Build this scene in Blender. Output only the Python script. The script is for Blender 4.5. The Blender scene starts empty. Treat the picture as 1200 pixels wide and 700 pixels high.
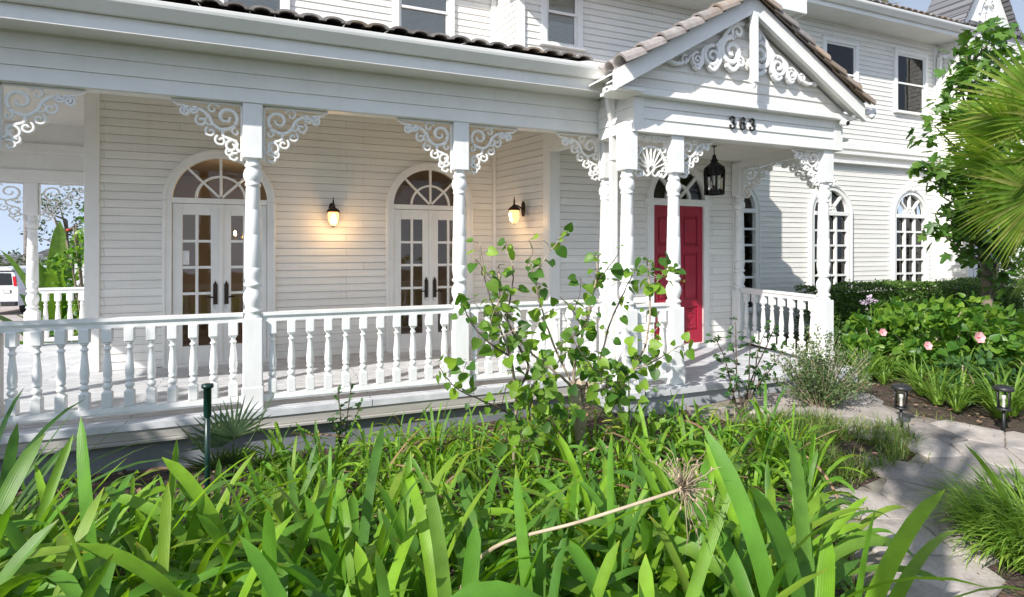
import bpy, bmesh, math, random
from mathutils import Vector, Matrix
R = math.radians
PI = math.pi
rnd = random.Random(7)
scene = bpy.context.scene
COL = scene.collection
WLOC = {}          # world location of every object that can parent others

# ------------------------------------------------------------------ helpers
def tag(o, label=None, cat=None, group=None, kind=None):
    if label: o['label'] = label
    if cat: o['category'] = cat
    if group: o['group'] = group
    if kind: o['kind'] = kind
    return o

def thing(name, label, cat, loc=(0, 0, 0), rotz=0, group=None):
    o = bpy.data.objects.new(name, None)
    o.empty_display_size = .1
    COL.objects.link(o)
    o.location = loc
    o.rotation_euler = (0, 0, rotz)
    WLOC[o.name] = Vector(loc)
    return tag(o, label, cat, group)

class MB:
    """collects geometry; build() links it as one mesh object"""
    def __init__(s):
        s.v = []; s.f = []; s.sm = []; s.uv = {}; s.mi = []; s.T = None; s.m = 0
    def add(s, vs, fs, smooth=False, uvs=None):
        b = len(s.v)
        if s.T is not None:
            vs = [tuple(s.T @ Vector(p)) for p in vs]
        s.v.extend([tuple(p) for p in vs])
        for i, f in enumerate(fs):
            if uvs is not None:
                s.uv[len(s.f)] = uvs[i]
            s.f.append([b + k for k in f]); s.sm.append(smooth); s.mi.append(s.m)
    def box(s, a, b):
        x0, y0, z0 = a; x1, y1, z1 = b
        s.add([(x0,y0,z0),(x1,y0,z0),(x1,y1,z0),(x0,y1,z0),(x0,y0,z1),(x1,y0,z1),(x1,y1,z1),(x0,y1,z1)],
              [(0,3,2,1),(4,5,6,7),(0,1,5,4),(1,2,6,5),(2,3,7,6),(3,0,4,7)])
    def bbox(s, a, b, c=.006):
        """box with chamfered edges"""
        bm = bmesh.new()
        x0, y0, z0 = a; x1, y1, z1 = b
        vs = [bm.verts.new(p) for p in [(x0,y0,z0),(x1,y0,z0),(x1,y1,z0),(x0,y1,z0),(x0,y0,z1),(x1,y0,z1),(x1,y1,z1),(x0,y1,z1)]]
        for f in [(0,3,2,1),(4,5,6,7),(0,1,5,4),(1,2,6,5),(2,3,7,6),(3,0,4,7)]:
            bm.faces.new([vs[i] for i in f])
        bmesh.ops.bevel(bm, geom=bm.edges[:], offset=c, segments=1, affect='EDGES')
        bm.verts.index_update()
        s.add([v.co[:] for v in bm.verts], [[v.index for v in f.verts] for f in bm.faces])
        bm.free()
    def beam(s, p, q, w, h, up=(0,0,1)):
        p = Vector(p); q = Vector(q); d = (q-p).normalized(); up = Vector(up)
        sx = d.cross(up).normalized(); sz = sx.cross(d).normalized()
        c = [sx*(-w/2)+sz*(-h/2), sx*(w/2)+sz*(-h/2), sx*(w/2)+sz*(h/2), sx*(-w/2)+sz*(h/2)]
        s.add([p+k for k in c]+[q+k for k in c], [(0,1,2,3),(7,6,5,4),(0,4,5,1),(1,5,6,2),(2,6,7,3),(3,7,4,0)])
    def prism(s, poly, off, smooth=False):
        """poly: 3D points; off: extrusion vector"""
        n = len(poly); off = Vector(off)
        a = [Vector(p) for p in poly]; b = [p+off for p in a]
        s.add(a+b, [list(range(n))[::-1], list(range(n, 2*n))]+[(i, (i+1) % n, n+(i+1) % n, n+i) for i in range(n)], smooth)
    def lathe(s, prof, c=(0,0,0), n=14, smooth=True, cap=True):
        vs = []; fs = []
        for r, z in prof:
            for k in range(n):
                a = 2*PI*k/n
                vs.append((c[0]+r*math.cos(a), c[1]+r*math.sin(a), c[2]+z))
        m = len(prof)
        for i in range(m-1):
            for k in range(n):
                k2 = (k+1) % n
                fs.append((i*n+k, i*n+k2, (i+1)*n+k2, (i+1)*n+k))
        s.add(vs, fs, smooth)
        if cap:
            s.add(vs[:n], [list(range(n))[::-1]]); s.add(vs[-n:], [list(range(n))])
    def tube(s, pts, rad, n=6, smooth=True):
        pts = [Vector(p) for p in pts]
        if not isinstance(rad, (list, tuple)): rad = [rad]*len(pts)
        vs = []; fs = []
        ref = Vector((.31, .77, .55)).normalized()
        for i, p in enumerate(pts):
            t = (pts[min(i+1, len(pts)-1)]-pts[max(i-1, 0)])
            if t.length < 1e-9: t = Vector((0,0,1))
            t.normalize()
            u = t.cross(ref)
            if u.length < .1: u = t.cross(Vector((1,0,0)))
            u.normalize(); w = t.cross(u)
            for k in range(n):
                a = 2*PI*k/n
                vs.append(p+(u*math.cos(a)+w*math.sin(a))*rad[i])
        for i in range(len(pts)-1):
            for k in range(n):
                k2 = (k+1) % n
                fs.append((i*n+k, i*n+k2, (i+1)*n+k2, (i+1)*n+k))
        fs.append(list(range(n))[::-1]); fs.append(list(range((len(pts)-1)*n, len(pts)*n)))
        s.add(vs, fs, smooth)
    def stroke(s, pts, w, y0, y1):
        """flat ribbon of width w along 2-D (x,z) points, between depths y0 < y1"""
        n = len(pts)
        if not isinstance(w, (list, tuple)): w = [w]*n
        L = []; Rr = []
        for i in range(n):
            a = pts[max(i-1, 0)]; b = pts[min(i+1, n-1)]
            dx, dz = b[0]-a[0], b[1]-a[1]; l = math.hypot(dx, dz) or 1
            nx, nz = -dz/l*w[i]/2, dx/l*w[i]/2
            L.append((pts[i][0]+nx, pts[i][1]+nz)); Rr.append((pts[i][0]-nx, pts[i][1]-nz))
        c = min(.004, (y1-y0)*.3)
        vs = []
        for i in range(n):
            (lx, lz), (rx, rz) = L[i], Rr[i]
            vs += [(lx, y0+c, lz), (lx*.8+rx*.2, y0, lz*.8+rz*.2), (lx*.2+rx*.8, y0, lz*.2+rz*.8), (rx, y0+c, rz), (rx, y1, rz), (lx, y1, lz)]
        fs = []
        for i in range(n-1):
            for k in range(6):
                k2 = (k+1) % 6
                fs.append((i*6+k, (i+1)*6+k, (i+1)*6+k2, i*6+k2))
        fs.append((0,1,2,3,4,5)); fs.append(tuple((n-1)*6+k for k in (5,4,3,2,1,0)))
        s.add(vs, fs)
    def mesh(s, name, mats):
        me = bpy.data.meshes.new(name)
        me.from_pydata(s.v, [], s.f)
        if not isinstance(mats, (list, tuple)): mats = [mats]
        for m in mats: me.materials.append(m)
        me.polygons.foreach_set('use_smooth', s.sm)
        me.polygons.foreach_set('material_index', s.mi)
        if s.uv:
            ul = me.uv_layers.new(name='UVMap')
            for p in me.polygons:
                u = s.uv.get(p.index)
                if u:
                    for k, li in enumerate(p.loop_indices): ul.data[li].uv = u[k]
        me.update()
        return me
    def build(s, name, mats, parent=None, local=False):
        """parent given: vertices are world coordinates (unless local) of an unrotated thing"""
        if parent is not None and not local:
            o = WLOC[parent.name]
            s.v = [(p[0]-o[0], p[1]-o[1], p[2]-o[2]) for p in s.v]
        me = s.mesh(name, mats)
        ob = bpy.data.objects.new(name, me)
        COL.objects.link(ob)
        if parent is not None:
            ob.parent = parent
            WLOC[ob.name] = WLOC[parent.name].copy()
        else:
            WLOC[ob.name] = Vector((0,0,0))
        return ob

def put(me, name, parent, loc, rotz=0, world=True):
    """a part made from shared mesh data"""
    ob = bpy.data.objects.new(name, me)
    COL.objects.link(ob)
    ob.parent = parent
    o = WLOC[parent.name] if parent is not None and world else Vector((0,0,0))
    ob.location = Vector(loc)-o
    ob.rotation_euler = (0, 0, rotz)
    WLOC[ob.name] = Vector(loc)
    return ob

def copy_tree(o, parent=None):
    c = o.copy(); COL.objects.link(c)
    if parent is not None: c.parent = parent
    WLOC[c.name] = WLOC.get(o.name, Vector((0,0,0)))
    for ch in list(o.children): copy_tree(ch, c)
    return c

def cr(pts, n=6):
    """Catmull-Rom through points (any dimension)"""
    out = []
    P = [pts[0]]+list(pts)+[pts[-1]]
    for i in range(1, len(P)-2):
        for k in range(n):
            t = k/n
            out.append(tuple(.5*((2*P[i][d])+(-P[i-1][d]+P[i+1][d])*t+(2*P[i-1][d]-5*P[i][d]+4*P[i+1][d]-P[i+2][d])*t*t+(-P[i-1][d]+3*P[i][d]-3*P[i+1][d]+P[i+2][d])*t**3) for d in range(len(pts[0]))))
    out.append(tuple(pts[-1]))
    return out

def spiral(cx, cz, r0, r1, a0, a1, n=26):
    return [(cx+(r0+(r1-r0)*i/n)*math.cos(R(a0+(a1-a0)*i/n)), cz+(r0+(r1-r0)*i/n)*math.sin(R(a0+(a1-a0)*i/n))) for i in range(n+1)]

def sstep(a, b, x):
    t = min(1, max(0, (x-a)/(b-a))); return t*t*(3-2*t)

def gz(x, y):
    """ground height"""
    h = .24*sstep(1.0, 5.0, x)*sstep(1.2, 4.6, y)
    h -= 1.05*sstep(9.5, 17, y)*sstep(1.0, -4.0, x)
    h -= .0
    return h

# ------------------------------------------------------------------ materials
def mat(name):
    m = bpy.data.materials.new(name); m.use_nodes = True
    nt = m.node_tree
    return m, nt, nt.nodes['Principled BSDF'], nt.nodes['Material Output']

def nd(nt, t, **kw):
    n = nt.nodes.new(t)
    for k, v in kw.items(): setattr(n, k, v)
    return n

def noise_mix(nt, bs, c0, c1, scale, detail=6, rough=.6, lo=.35, hi=.65, vec=None, stretch=None):
    tc = nd(nt, 'ShaderNodeTexCoord')
    src = tc.outputs['Object']
    if stretch:
        mp = nd(nt, 'ShaderNodeMapping'); mp.inputs['Scale'].default_value = stretch
        nt.links.new(src, mp.inputs['Vector']); src = mp.outputs['Vector']
    no = nd(nt, 'ShaderNodeTexNoise'); no.inputs['Scale'].default_value = scale; no.inputs['Detail'].default_value = detail; no.inputs['Roughness'].default_value = rough
    nt.links.new(src, no.inputs['Vector'])
    rp = nd(nt, 'ShaderNodeValToRGB')
    rp.color_ramp.elements[0].position = lo; rp.color_ramp.elements[1].position = hi
    rp.color_ramp.elements[0].color = (*c0, 1); rp.color_ramp.elements[1].color = (*c1, 1)
    nt.links.new(no.outputs['Fac'], rp.inputs['Fac'])
    return no, rp, src

def bump(nt, bs, sock, strength, dist=.01):
    b = nd(nt, 'ShaderNodeBump'); b.inputs['Strength'].default_value = strength; b.inputs['Distance'].default_value = dist
    nt.links.new(sock, b.inputs['Height']); nt.links.new(b.outputs['Normal'], bs.inputs['Normal'])
    return b

def paint(name, c0, c1, rough=.45, scale=3, bs_=.12, stretch=(1,1,1), bscale=60, streak=None):
    m, nt, bs, out = mat(name)
    no, rp, src = noise_mix(nt, bs, c0, c1, scale, stretch=stretch)
    col = rp.outputs['Color']
    if streak:
        mp = nd(nt, 'ShaderNodeMapping'); mp.inputs['Scale'].default_value = (9, 9, .7)
        tc = nd(nt, 'ShaderNodeTexCoord'); nt.links.new(tc.outputs['Object'], mp.inputs['Vector'])
        n3 = nd(nt, 'ShaderNodeTexNoise'); n3.inputs['Scale'].default_value = 1.6; n3.inputs['Detail'].default_value = 5
        nt.links.new(mp.outputs['Vector'], n3.inputs['Vector'])
        mr = nd(nt, 'ShaderNodeMapRange'); mr.inputs[1].default_value = .55; mr.inputs[2].default_value = .8; mr.inputs[3].default_value = 0; mr.inputs[4].default_value = .25
        nt.links.new(n3.outputs['Fac'], mr.inputs[0])
        mx = nd(nt, 'ShaderNodeMixRGB'); mx.inputs[2].default_value = (*streak, 1)
        nt.links.new(mr.outputs[0], mx.inputs[0]); nt.links.new(col, mx.inputs[1]); col = mx.outputs[0]
    nt.links.new(col, bs.inputs['Base Color'])
    bs.inputs['Roughness'].default_value = rough
    n2 = nd(nt, 'ShaderNodeTexNoise'); n2.inputs['Scale'].default_value = bscale; n2.inputs['Detail'].default_value = 4
    nt.links.new(src, n2.inputs['Vector'])
    bump(nt, bs, n2.outputs['Fac'], bs_, .004)
    return m

def chips(m, scale, lo, col):
    nt = m.node_tree; bs = nt.nodes['Principled BSDF']; src = bs.inputs['Base Color'].links[0].from_socket
    tc = nd(nt, 'ShaderNodeTexCoord'); no = nd(nt, 'ShaderNodeTexNoise'); no.inputs['Scale'].default_value = scale; no.inputs['Detail'].default_value = 8; no.inputs['Roughness'].default_value = .7
    oi = nd(nt, 'ShaderNodeObjectInfo'); va = nd(nt, 'ShaderNodeVectorMath', operation='MULTIPLY_ADD'); va.inputs[1].default_value = (7, 7, 7)
    nt.links.new(oi.outputs['Random'], va.inputs[0]); nt.links.new(tc.outputs['Object'], va.inputs[2]); nt.links.new(va.outputs[0], no.inputs['Vector'])
    mr = nd(nt, 'ShaderNodeMapRange'); mr.inputs[1].default_value = lo; mr.inputs[2].default_value = lo+.02
    nt.links.new(no.outputs['Fac'], mr.inputs[0])
    mx = nd(nt, 'ShaderNodeMixRGB'); mx.inputs[2].default_value = (*col, 1)
    nt.links.new(mr.outputs[0], mx.inputs[0]); nt.links.new(src, mx.inputs[1]); nt.links.new(mx.outputs[0], bs.inputs['Base Color'])
def board_joints(m):
    nt = m.node_tree; bs = nt.nodes['Principled BSDF']; src = bs.inputs['Base Color'].links[0].from_socket
    tc = nd(nt, 'ShaderNodeTexCoord'); sx = nd(nt, 'ShaderNodeSeparateXYZ'); nt.links.new(tc.outputs['Object'], sx.inputs[0])
    ad = nd(nt, 'ShaderNodeMath', operation='ADD'); nt.links.new(sx.outputs['X'], ad.inputs[0]); nt.links.new(sx.outputs['Y'], ad.inputs[1])
    sb = nd(nt, 'ShaderNodeMath', operation='SUBTRACT'); sb.inputs[1].default_value = .40; nt.links.new(sx.outputs['Z'], sb.inputs[0])
    cb = nd(nt, 'ShaderNodeCombineXYZ'); nt.links.new(ad.outputs[0], cb.inputs['X']); nt.links.new(sb.outputs[0], cb.inputs['Y'])
    br = nd(nt, 'ShaderNodeTexBrick'); br.offset = .41; br.offset_frequency = 2; br.squash = .8; br.squash_frequency = 3
    br.inputs['Scale'].default_value = 1; br.inputs['Brick Width'].default_value = 2.7; br.inputs['Row Height'].default_value = .0945; br.inputs['Mortar Size'].default_value = .0022; br.inputs['Mortar Smooth'].default_value = 0
    br.inputs['Color1'].default_value = (.94, .94, .94, 1); br.inputs['Color2'].default_value = (1.03, 1.03, 1.02, 1); br.inputs['Mortar'].default_value = (.6, .58, .54, 1)
    nt.links.new(cb.outputs[0], br.inputs['Vector'])
    mx = nd(nt, 'ShaderNodeMixRGB', blend_type='MULTIPLY'); mx.inputs[0].default_value = 1
    nt.links.new(src, mx.inputs[1]); nt.links.new(br.outputs['Color'], mx.inputs[2]); nt.links.new(mx.outputs[0], bs.inputs['Base Color'])

def simple(name, c, rough=.5, metal=0., emit=None, es=0):
    m, nt, bs, out = mat(name)
    no, rp, src = noise_mix(nt, bs, tuple(k*.85 for k in c), tuple(min(1, k*1.1) for k in c), 14)
    nt.links.new(rp.outputs['Color'], bs.inputs['Base Color'])
    bs.inputs['Roughness'].default_value = rough; bs.inputs['Metallic'].default_value = metal
    if emit:
        bs.inputs['Emission Color'].default_value = (*emit, 1); bs.inputs['Emission Strength'].default_value = es
    return m

def glass(name, tint=(.85, .86, .84), rough=.0, ior=1.5):
    m, nt, bs, out = mat(name)
    nt.nodes.remove(bs)
    tr = nd(nt, 'ShaderNodeBsdfTransparent'); tr.inputs['Color'].default_value = (*tint, 1)
    gl = nd(nt, 'ShaderNodeBsdfGlossy'); gl.inputs['Roughness'].default_value = rough
    fr = nd(nt, 'ShaderNodeFresnel'); fr.inputs['IOR'].default_value = ior
    mu = nd(nt, 'ShaderNodeMath', operation='MULTIPLY_ADD'); mu.inputs[1].default_value = 1.0; mu.inputs[2].default_value = .01
    mx = nd(nt, 'ShaderNodeMixShader')
    tc = nd(nt, 'ShaderNodeTexCoord'); no = nd(nt, 'ShaderNodeTexNoise'); no.inputs['Scale'].default_value = 1.8
    nt.links.new(tc.outputs['Object'], no.inputs['Vector'])
    b = nd(nt, 'ShaderNodeBump'); b.inputs['Strength'].default_value = .04; b.inputs['Distance'].default_value = .05
    nt.links.new(no.outputs['Fac'], b.inputs['Height']); nt.links.new(b.outputs['Normal'], gl.inputs['Normal'])
    nt.links.new(fr.outputs[0], mu.inputs[0]); nt.links.new(mu.outputs[0], mx.inputs[0])
    nt.links.new(tr.outputs[0], mx.inputs[1]); nt.links.new(gl.outputs[0], mx.inputs[2])
    nt.links.new(mx.outputs[0], out.inputs['Surface'])
    return m

def leafmat(name, cols, trans=.35, rough=.38, veins=0., tcol=None, spec=.4):
    """foliage: colour varies per leaf, light passes through the blade"""
    m, nt, bs, out = mat(name)
    ge = nd(nt, 'ShaderNodeNewGeometry')
    rp = nd(nt, 'ShaderNodeValToRGB')
    el = rp.color_ramp.elements
    el[0].position = 0; el[0].color = (*cols[0], 1); el[1].position = 1; el[1].color = (*cols[-1], 1)
    for i, c in enumerate(cols[1:-1]):
        e = el.new((i+1)/(len(cols)-1)); e.color = (*c, 1)
    nt.links.new(ge.outputs['Random Per Island'], rp.inputs['Fac'])
    col = rp.outputs['Color']
    tc = nd(nt, 'ShaderNodeTexCoord')
    no = nd(nt, 'ShaderNodeTexNoise'); no.inputs['Scale'].default_value = 9; no.inputs['Detail'].default_value = 4
    nt.links.new(tc.outputs['Object'], no.inputs['Vector'])
    hs = nd(nt, 'ShaderNodeHueSaturation')
    mr = nd(nt, 'ShaderNodeMapRange'); mr.inputs[1].default_value = .3; mr.inputs[2].default_value = .7; mr.inputs[3].default_value = .78; mr.inputs[4].default_value = 1.22
    nt.links.new(no.outputs['Fac'], mr.inputs[0]); nt.links.new(mr.outputs[0], hs.inputs['Value']); nt.links.new(col, hs.inputs['Color'])
    col = hs.outputs['Color']
    if veins:
        uv = nd(nt, 'ShaderNodeUVMap')
        wv = nd(nt, 'ShaderNodeTexWave'); wv.inputs['Scale'].default_value = veins; wv.inputs['Distortion'].default_value = .3
        wv.bands_direction = 'X'
        nt.links.new(uv.outputs['UV'], wv.inputs['Vector'])
        b = bump(nt, bs, wv.outputs['Fac'], .25, .002)
        sx = nd(nt, 'ShaderNodeSeparateXYZ'); nt.links.new(uv.outputs['UV'], sx.inputs[0])
        # blade paler towards its sheath, dry brown at the very tip of some
        r2 = nd(nt, 'ShaderNodeValToRGB'); e2 = r2.color_ramp.elements
        e2[0].position = 0; e2[0].color = (1.25, 1.2, 1.0, 1); e2[1].position = .35; e2[1].color = (1, 1, 1, 1)
        a = e2.new(.95); a.color = (1, 1, 1, 1); a = e2.new(.985); a.color = (1.7, 1.0, 1.0, 1)
        tm_ = nd(nt, 'ShaderNodeMath', operation='MULTIPLY_ADD'); tm_.inputs[1].default_value = .07; tm_.inputs[2].default_value = -.035
        nt.links.new(no.outputs['Fac'], tm_.inputs[0])
        ta_ = nd(nt, 'ShaderNodeMath', operation='ADD'); nt.links.new(sx.outputs['Y'], ta_.inputs[0]); nt.links.new(tm_.outputs[0], ta_.inputs[1])
        rd_ = nd(nt, 'ShaderNodeMath', operation='MULTIPLY_ADD'); rd_.inputs[1].default_value = .06; rd_.inputs[2].default_value = -.045
        nt.links.new(ge.outputs['Random Per Island'], rd_.inputs[0])
        tb_ = nd(nt, 'ShaderNodeMath', operation='ADD'); nt.links.new(ta_.outputs[0], tb_.inputs[0]); nt.links.new(rd_.outputs[0], tb_.inputs[1])
        nt.links.new(tb_.outputs[0], r2.inputs['Fac'])
        mm = nd(nt, 'ShaderNodeMixRGB', blend_type='MULTIPLY'); mm.inputs[0].default_value = 1
        nt.links.new(col, mm.inputs[1]); nt.links.new(r2.outputs['Color'], mm.inputs[2]); col = mm.outputs[0]
    nt.links.new(col, bs.inputs['Base Color'])
    bs.inputs['Roughness'].default_value = rough
    bs.inputs['Specular IOR Level'].default_value = spec
    tl = nd(nt, 'ShaderNodeBsdfTranslucent')
    tm = nd(nt, 'ShaderNodeMixRGB', blend_type='MULTIPLY'); tm.inputs[0].default_value = 1; tm.inputs[2].default_value = (*(tcol or (1.7, 1.8, .7)), 1)
    nt.links.new(col, tm.inputs[1]); nt.links.new(tm.outputs[0], tl.inputs['Color'])
    mx = nd(nt, 'ShaderNodeMixShader'); mx.inputs[0].default_value = trans
    nt.links.new(bs.outputs[0], mx.inputs[1]); nt.links.new(tl.outputs[0], mx.inputs[2])
    nt.links.new(mx.outputs[0], out.inputs['Surface'])
    return m

M = {}
M['siding'] = paint('white_siding_paint', (.75, .735, .69), (.83, .815, .775), .5, 2.2, .18, (.5, .5, 6), 40, streak=(.62, .60, .54))
M['trim'] = paint('white_trim_paint', (.76, .76, .73), (.82, .815, .79), .4, 3, .10, (1, 1, 1), 70, streak=(.66, .66, .60))
M['post'] = paint('white_post_paint', (.74, .74, .73), (.84, .84, .83), .38, 6, .16, (1, 1, .4), 45, streak=(.64, .63, .58))
chips(M['post'], 7, .70, (.42, .38, .31)); chips(M['trim'], 5, .72, (.45, .41, .34)); board_joints(M['siding'])
M['ceil'] = paint('porch_ceiling_paint', (.72, .70, .64), (.77, .75, .69), .6, 1.5, .08)
M['skirt'] = paint('grey_skirt_paint', (.17, .185, .21), (.22, .235, .26), .6, 2, .1, streak=(.25, .25, .25))
M['rim'] = paint('weathered_rim_board', (.32, .305, .28), (.42, .40, .37), .7, 2, .3, (.6, 1, 8), 30)
M['concrete'] = paint('painted_concrete', (.38, .40, .43), (.46, .48, .50), .7, 3, .2)
M['red'] = paint('red_door_paint', (.29, .009, .03), (.35, .013, .04), .38, 4, .06)
M['iron'] = simple('black_iron', (.018, .017, .016), .5, .4)
M['bronze'] = simple('dark_bronze', (.045, .03, .02), .45, .6)
M['black'] = simple('black_plastic', (.02, .021, .023), .45)
M['stake'] = simple('dark_green_enamel', (.006, .03, .025), .3)
M['glass'] = glass('window_glass')
M['clear'] = glass('lamp_glass', (.93, .93, .9))
M['room'] = paint('room_wall_paint', (.48, .41, .33), (.54, .47, .38), .8, 1, .05)
M['roomfloor'] = paint('room_floor_wood', (.10, .05, .03), (.16, .08, .045), .5, 3, .05, (1, 8, 1))
M['curtain'] = simple('drawn_curtain', (.30, .26, .23), .9)
M['blind'] = paint('window_blind', (.66, .60, .53), (.74, .68, .60), .7, 2, .05)
M['brass'] = simple('brass', (.5, .33, .1), .3, 1.)
M['paper'] = simple('paper', (.75, .75, .74), .7)
M['dark'] = simple('dark_void', (.03, .028, .025), .9)

def floor_mat():
    m, nt, bs, out = mat('porch_floorboards')
    tc = nd(nt, 'ShaderNodeTexCoord')
    br = nd(nt, 'ShaderNodeTexBrick'); br.offset = .37
    br.inputs['Scale'].default_value = 1; br.inputs['Brick Width'].default_value = 3.1; br.inputs['Row Height'].default_value = .085
    br.inputs['Mortar Size'].default_value = .004; br.inputs['Mortar Smooth'].default_value = .2
    br.inputs['Color1'].default_value = (.50, .51, .53, 1); br.inputs['Color2'].default_value = (.57, .58, .60, 1); br.inputs['Mortar'].default_value = (.09, .09, .10, 1)
    mp = nd(nt, 'ShaderNodeMapping'); mp.inputs['Rotation'].default_value = (0, 0, 0)
    nt.links.new(tc.outputs['Object'], mp.inputs['Vector']); nt.links.new(mp.outputs[0], br.inputs['Vector'])
    no = nd(nt, 'ShaderNodeTexNoise'); no.inputs['Scale'].default_value = 5; no.inputs['Detail'].default_value = 8
    nt.links.new(tc.outputs['Object'], no.inputs['Vector'])
    mx = nd(nt, 'ShaderNodeMixRGB', blend_type='OVERLAY'); mx.inputs[0].default_value = .5
    nt.links.new(br.outputs['Color'], mx.inputs[1]); nt.links.new(no.outputs['Fac'], mx.inputs[2])
    nt.links.new(mx.outputs[0], bs.inputs['Base Color']); bs.inputs['Roughness'].default_value = .5
    bump(nt, bs, br.outputs['Fac'], -.5, .004)
    return m
M['floor'] = floor_mat()

def tile_mat():
    m, nt, bs, out = mat('clay_roof_tile')
    ge = nd(nt, 'ShaderNodeNewGeometry')
    no, rp, src = noise_mix(nt, bs, (.22, .195, .185), (.44, .40, .375), 6, 8, .7, .3, .7)
    n2 = nd(nt, 'ShaderNodeTexNoise'); n2.inputs['Scale'].default_value = 1.7; n2.inputs['Detail'].default_value = 6
    nt.links.new(src, n2.inputs['Vector'])
    mr = nd(nt, 'ShaderNodeMapRange'); mr.inputs[1].default_value = .5; mr.inputs[2].default_value = .62
    nt.links.new(n2.outputs['Fac'], mr.inputs[0])
    mx = nd(nt, 'ShaderNodeMixRGB'); mx.inputs[2].default_value = (.34, .25, .18, 1)
    nt.links.new(mr.outputs[0], mx.inputs[0]); nt.links.new(rp.outputs['Color'], mx.inputs[1])
    hs = nd(nt, 'ShaderNodeHueSaturation'); m2 = nd(nt, 'ShaderNodeMapRange'); m2.inputs[3].default_value = .65; m2.inputs[4].default_value = 1.25
    nt.links.new(ge.outputs['Random Per Island'], m2.inputs[0]); nt.links.new(m2.outputs[0], hs.inputs['Value']); nt.links.new(mx.outputs[0], hs.inputs['Color'])
    nt.links.new(hs.outputs[0], bs.inputs['Base Color']); bs.inputs['Roughness'].default_value = .85
    bump(nt, bs, no.outputs['Fac'], .35, .01)
    return m
M['tile'] = tile_mat()

def shingle_mat():
    m, nt, bs, out = mat('slate_shingle')
    tc = nd(nt, 'ShaderNodeTexCoord')
    mp = nd(nt, 'ShaderNodeMapping'); mp.inputs['Rotation'].default_value = (R(90), 0, 0)
    nt.links.new(tc.outputs['Object'], mp.inputs['Vector'])
    br = nd(nt, 'ShaderNodeTexBrick'); br.inputs['Scale'].default_value = 1; br.inputs['Brick Width'].default_value = .22; br.inputs['Row Height'].default_value = .16
    br.inputs['Mortar Size'].default_value = .012
    br.inputs['Color1'].default_value = (.12, .12, .13, 1); br.inputs['Color2'].default_value = (.2, .2, .21, 1); br.inputs['Mortar'].default_value = (.04, .04, .045, 1)
    nt.links.new(mp.outputs[0], br.inputs['Vector']); nt.links.new(br.outputs['Color'], bs.inputs['Base Color'])
    bs.inputs['Roughness'].default_value = .8
    bump(nt, bs, br.outputs['Fac'], -.6, .02)
    return m
M['slate'] = shingle_mat()

def soil_mat():
    m, nt, bs, out = mat('mulch_soil')
    no, rp, src = noise_mix(nt, bs, (.035, .024, .017), (.15, .105, .075), 14, 10, .75, .35, .68)
    vo = nd(nt, 'ShaderNodeTexVoronoi'); vo.inputs['Scale'].default_value = 38
    nt.links.new(src, vo.inputs['Vector'])
    mx = nd(nt, 'ShaderNodeMixRGB', blend_type='MULTIPLY'); mx.inputs[0].default_value = .45
    nt.links.new(rp.outputs['Color'], mx.inputs[1]); nt.links.new(vo.outputs['Color'], mx.inputs[2])
    nt.links.new(mx.outputs[0], bs.inputs['Base Color']); bs.inputs['Roughness'].default_value = .95
    bump(nt, bs, vo.outputs['Distance'], .8, .03)
    return m
M['soil'] = soil_mat()

M['bark'] = paint('grey_brown_bark', (.12, .09, .07), (.26, .21, .16), .9, 9, .6, (1, 1, .3), 30)
M['twig'] = paint('pale_twig_bark', (.28, .22, .16), (.42, .34, .26), .85, 12, .4, (1, 1, .4), 40)
M['twigdark'] = paint('dark_twig_bark', (.07, .05, .035), (.14, .10, .07), .85, 12, .4, (1, 1, .4), 40)
M['dry'] = leafmat('dry_stalk', [(.42, .31, .2), (.52, .42, .3), (.3, .22, .15)], .15, .7, tcol=(1.1, 1, .8))
M['agap'] = leafmat('agapanthus_leaf', [(.085, .20, .017), (.145, .30, .022), (.21, .37, .026), (.10, .245, .028), (.19, .31, .03), (.055, .16, .034), (.09, .22, .025), (.11, .25, .03), (.36, .36, .05)], .34, .40, veins=2.5, tcol=(2.1, 2.0, .5), spec=.3)
M['dietes'] = leafmat('dark_strap_leaf', [(.03, .085, .02), (.06, .135, .026), (.09, .17, .03)], .3, .35, veins=2.0)
M['hyd'] = leafmat('heart_leaf', [(.08, .18, .018), (.16, .29, .028), (.22, .36, .035), (.045, .12, .02), (.06, .15, .02), (.18, .30, .04)], .40, .45)
M['rose'] = leafmat('rose_leaf', [(.03, .085, .028), (.05, .12, .034), (.075, .155, .04)], .25, .4)
M['greyleaf'] = leafmat('small_grey_leaf', [(.07, .13, .045), (.13, .20, .07), (.05, .10, .035), (.20, .25, .11)], .3, .5)
M['hedge'] = leafmat('hedge_leaf', [(.028, .075, .016), (.055, .12, .022), (.08, .155, .028), (.14, .22, .04)], .28, .35)
M['hib'] = leafmat('hibiscus_leaf', [(.04, .12, .02), (.08, .19, .028), (.14, .27, .035), (.21, .33, .045)], .38, .38)
M['lily'] = leafmat('lily_leaf', [(.10, .20, .03), (.16, .28, .045), (.23, .34, .06)], .38, .4, veins=1.5)
M['grass'] = leafmat('grass_blade', [(.08, .17, .02), (.14, .24, .035), (.30, .31, .12), (.06, .14, .025)], .35, .45)
M['monkey'] = leafmat('fine_grass_blade', [(.09, .19, .022), (.17, .29, .04), (.26, .38, .06), (.07, .16, .03)], .35, .4)
M['fig'] = leafmat('fig_leaf', [(.045, .12, .02), (.075, .165, .028), (.115, .215, .035), (.055, .13, .024)], .32, .4)
M['palm'] = leafmat('fan_palm_leaf', [(.14, .27, .04), (.22, .35, .055), (.31, .41, .08), (.10, .20, .035), (.38, .39, .13), (.25, .37, .06)], .35, .4)
M['spalm'] = leafmat('small_palm_leaf', [(.03, .065, .03), (.05, .09, .035), (.07, .11, .04)], .25, .4)
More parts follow.
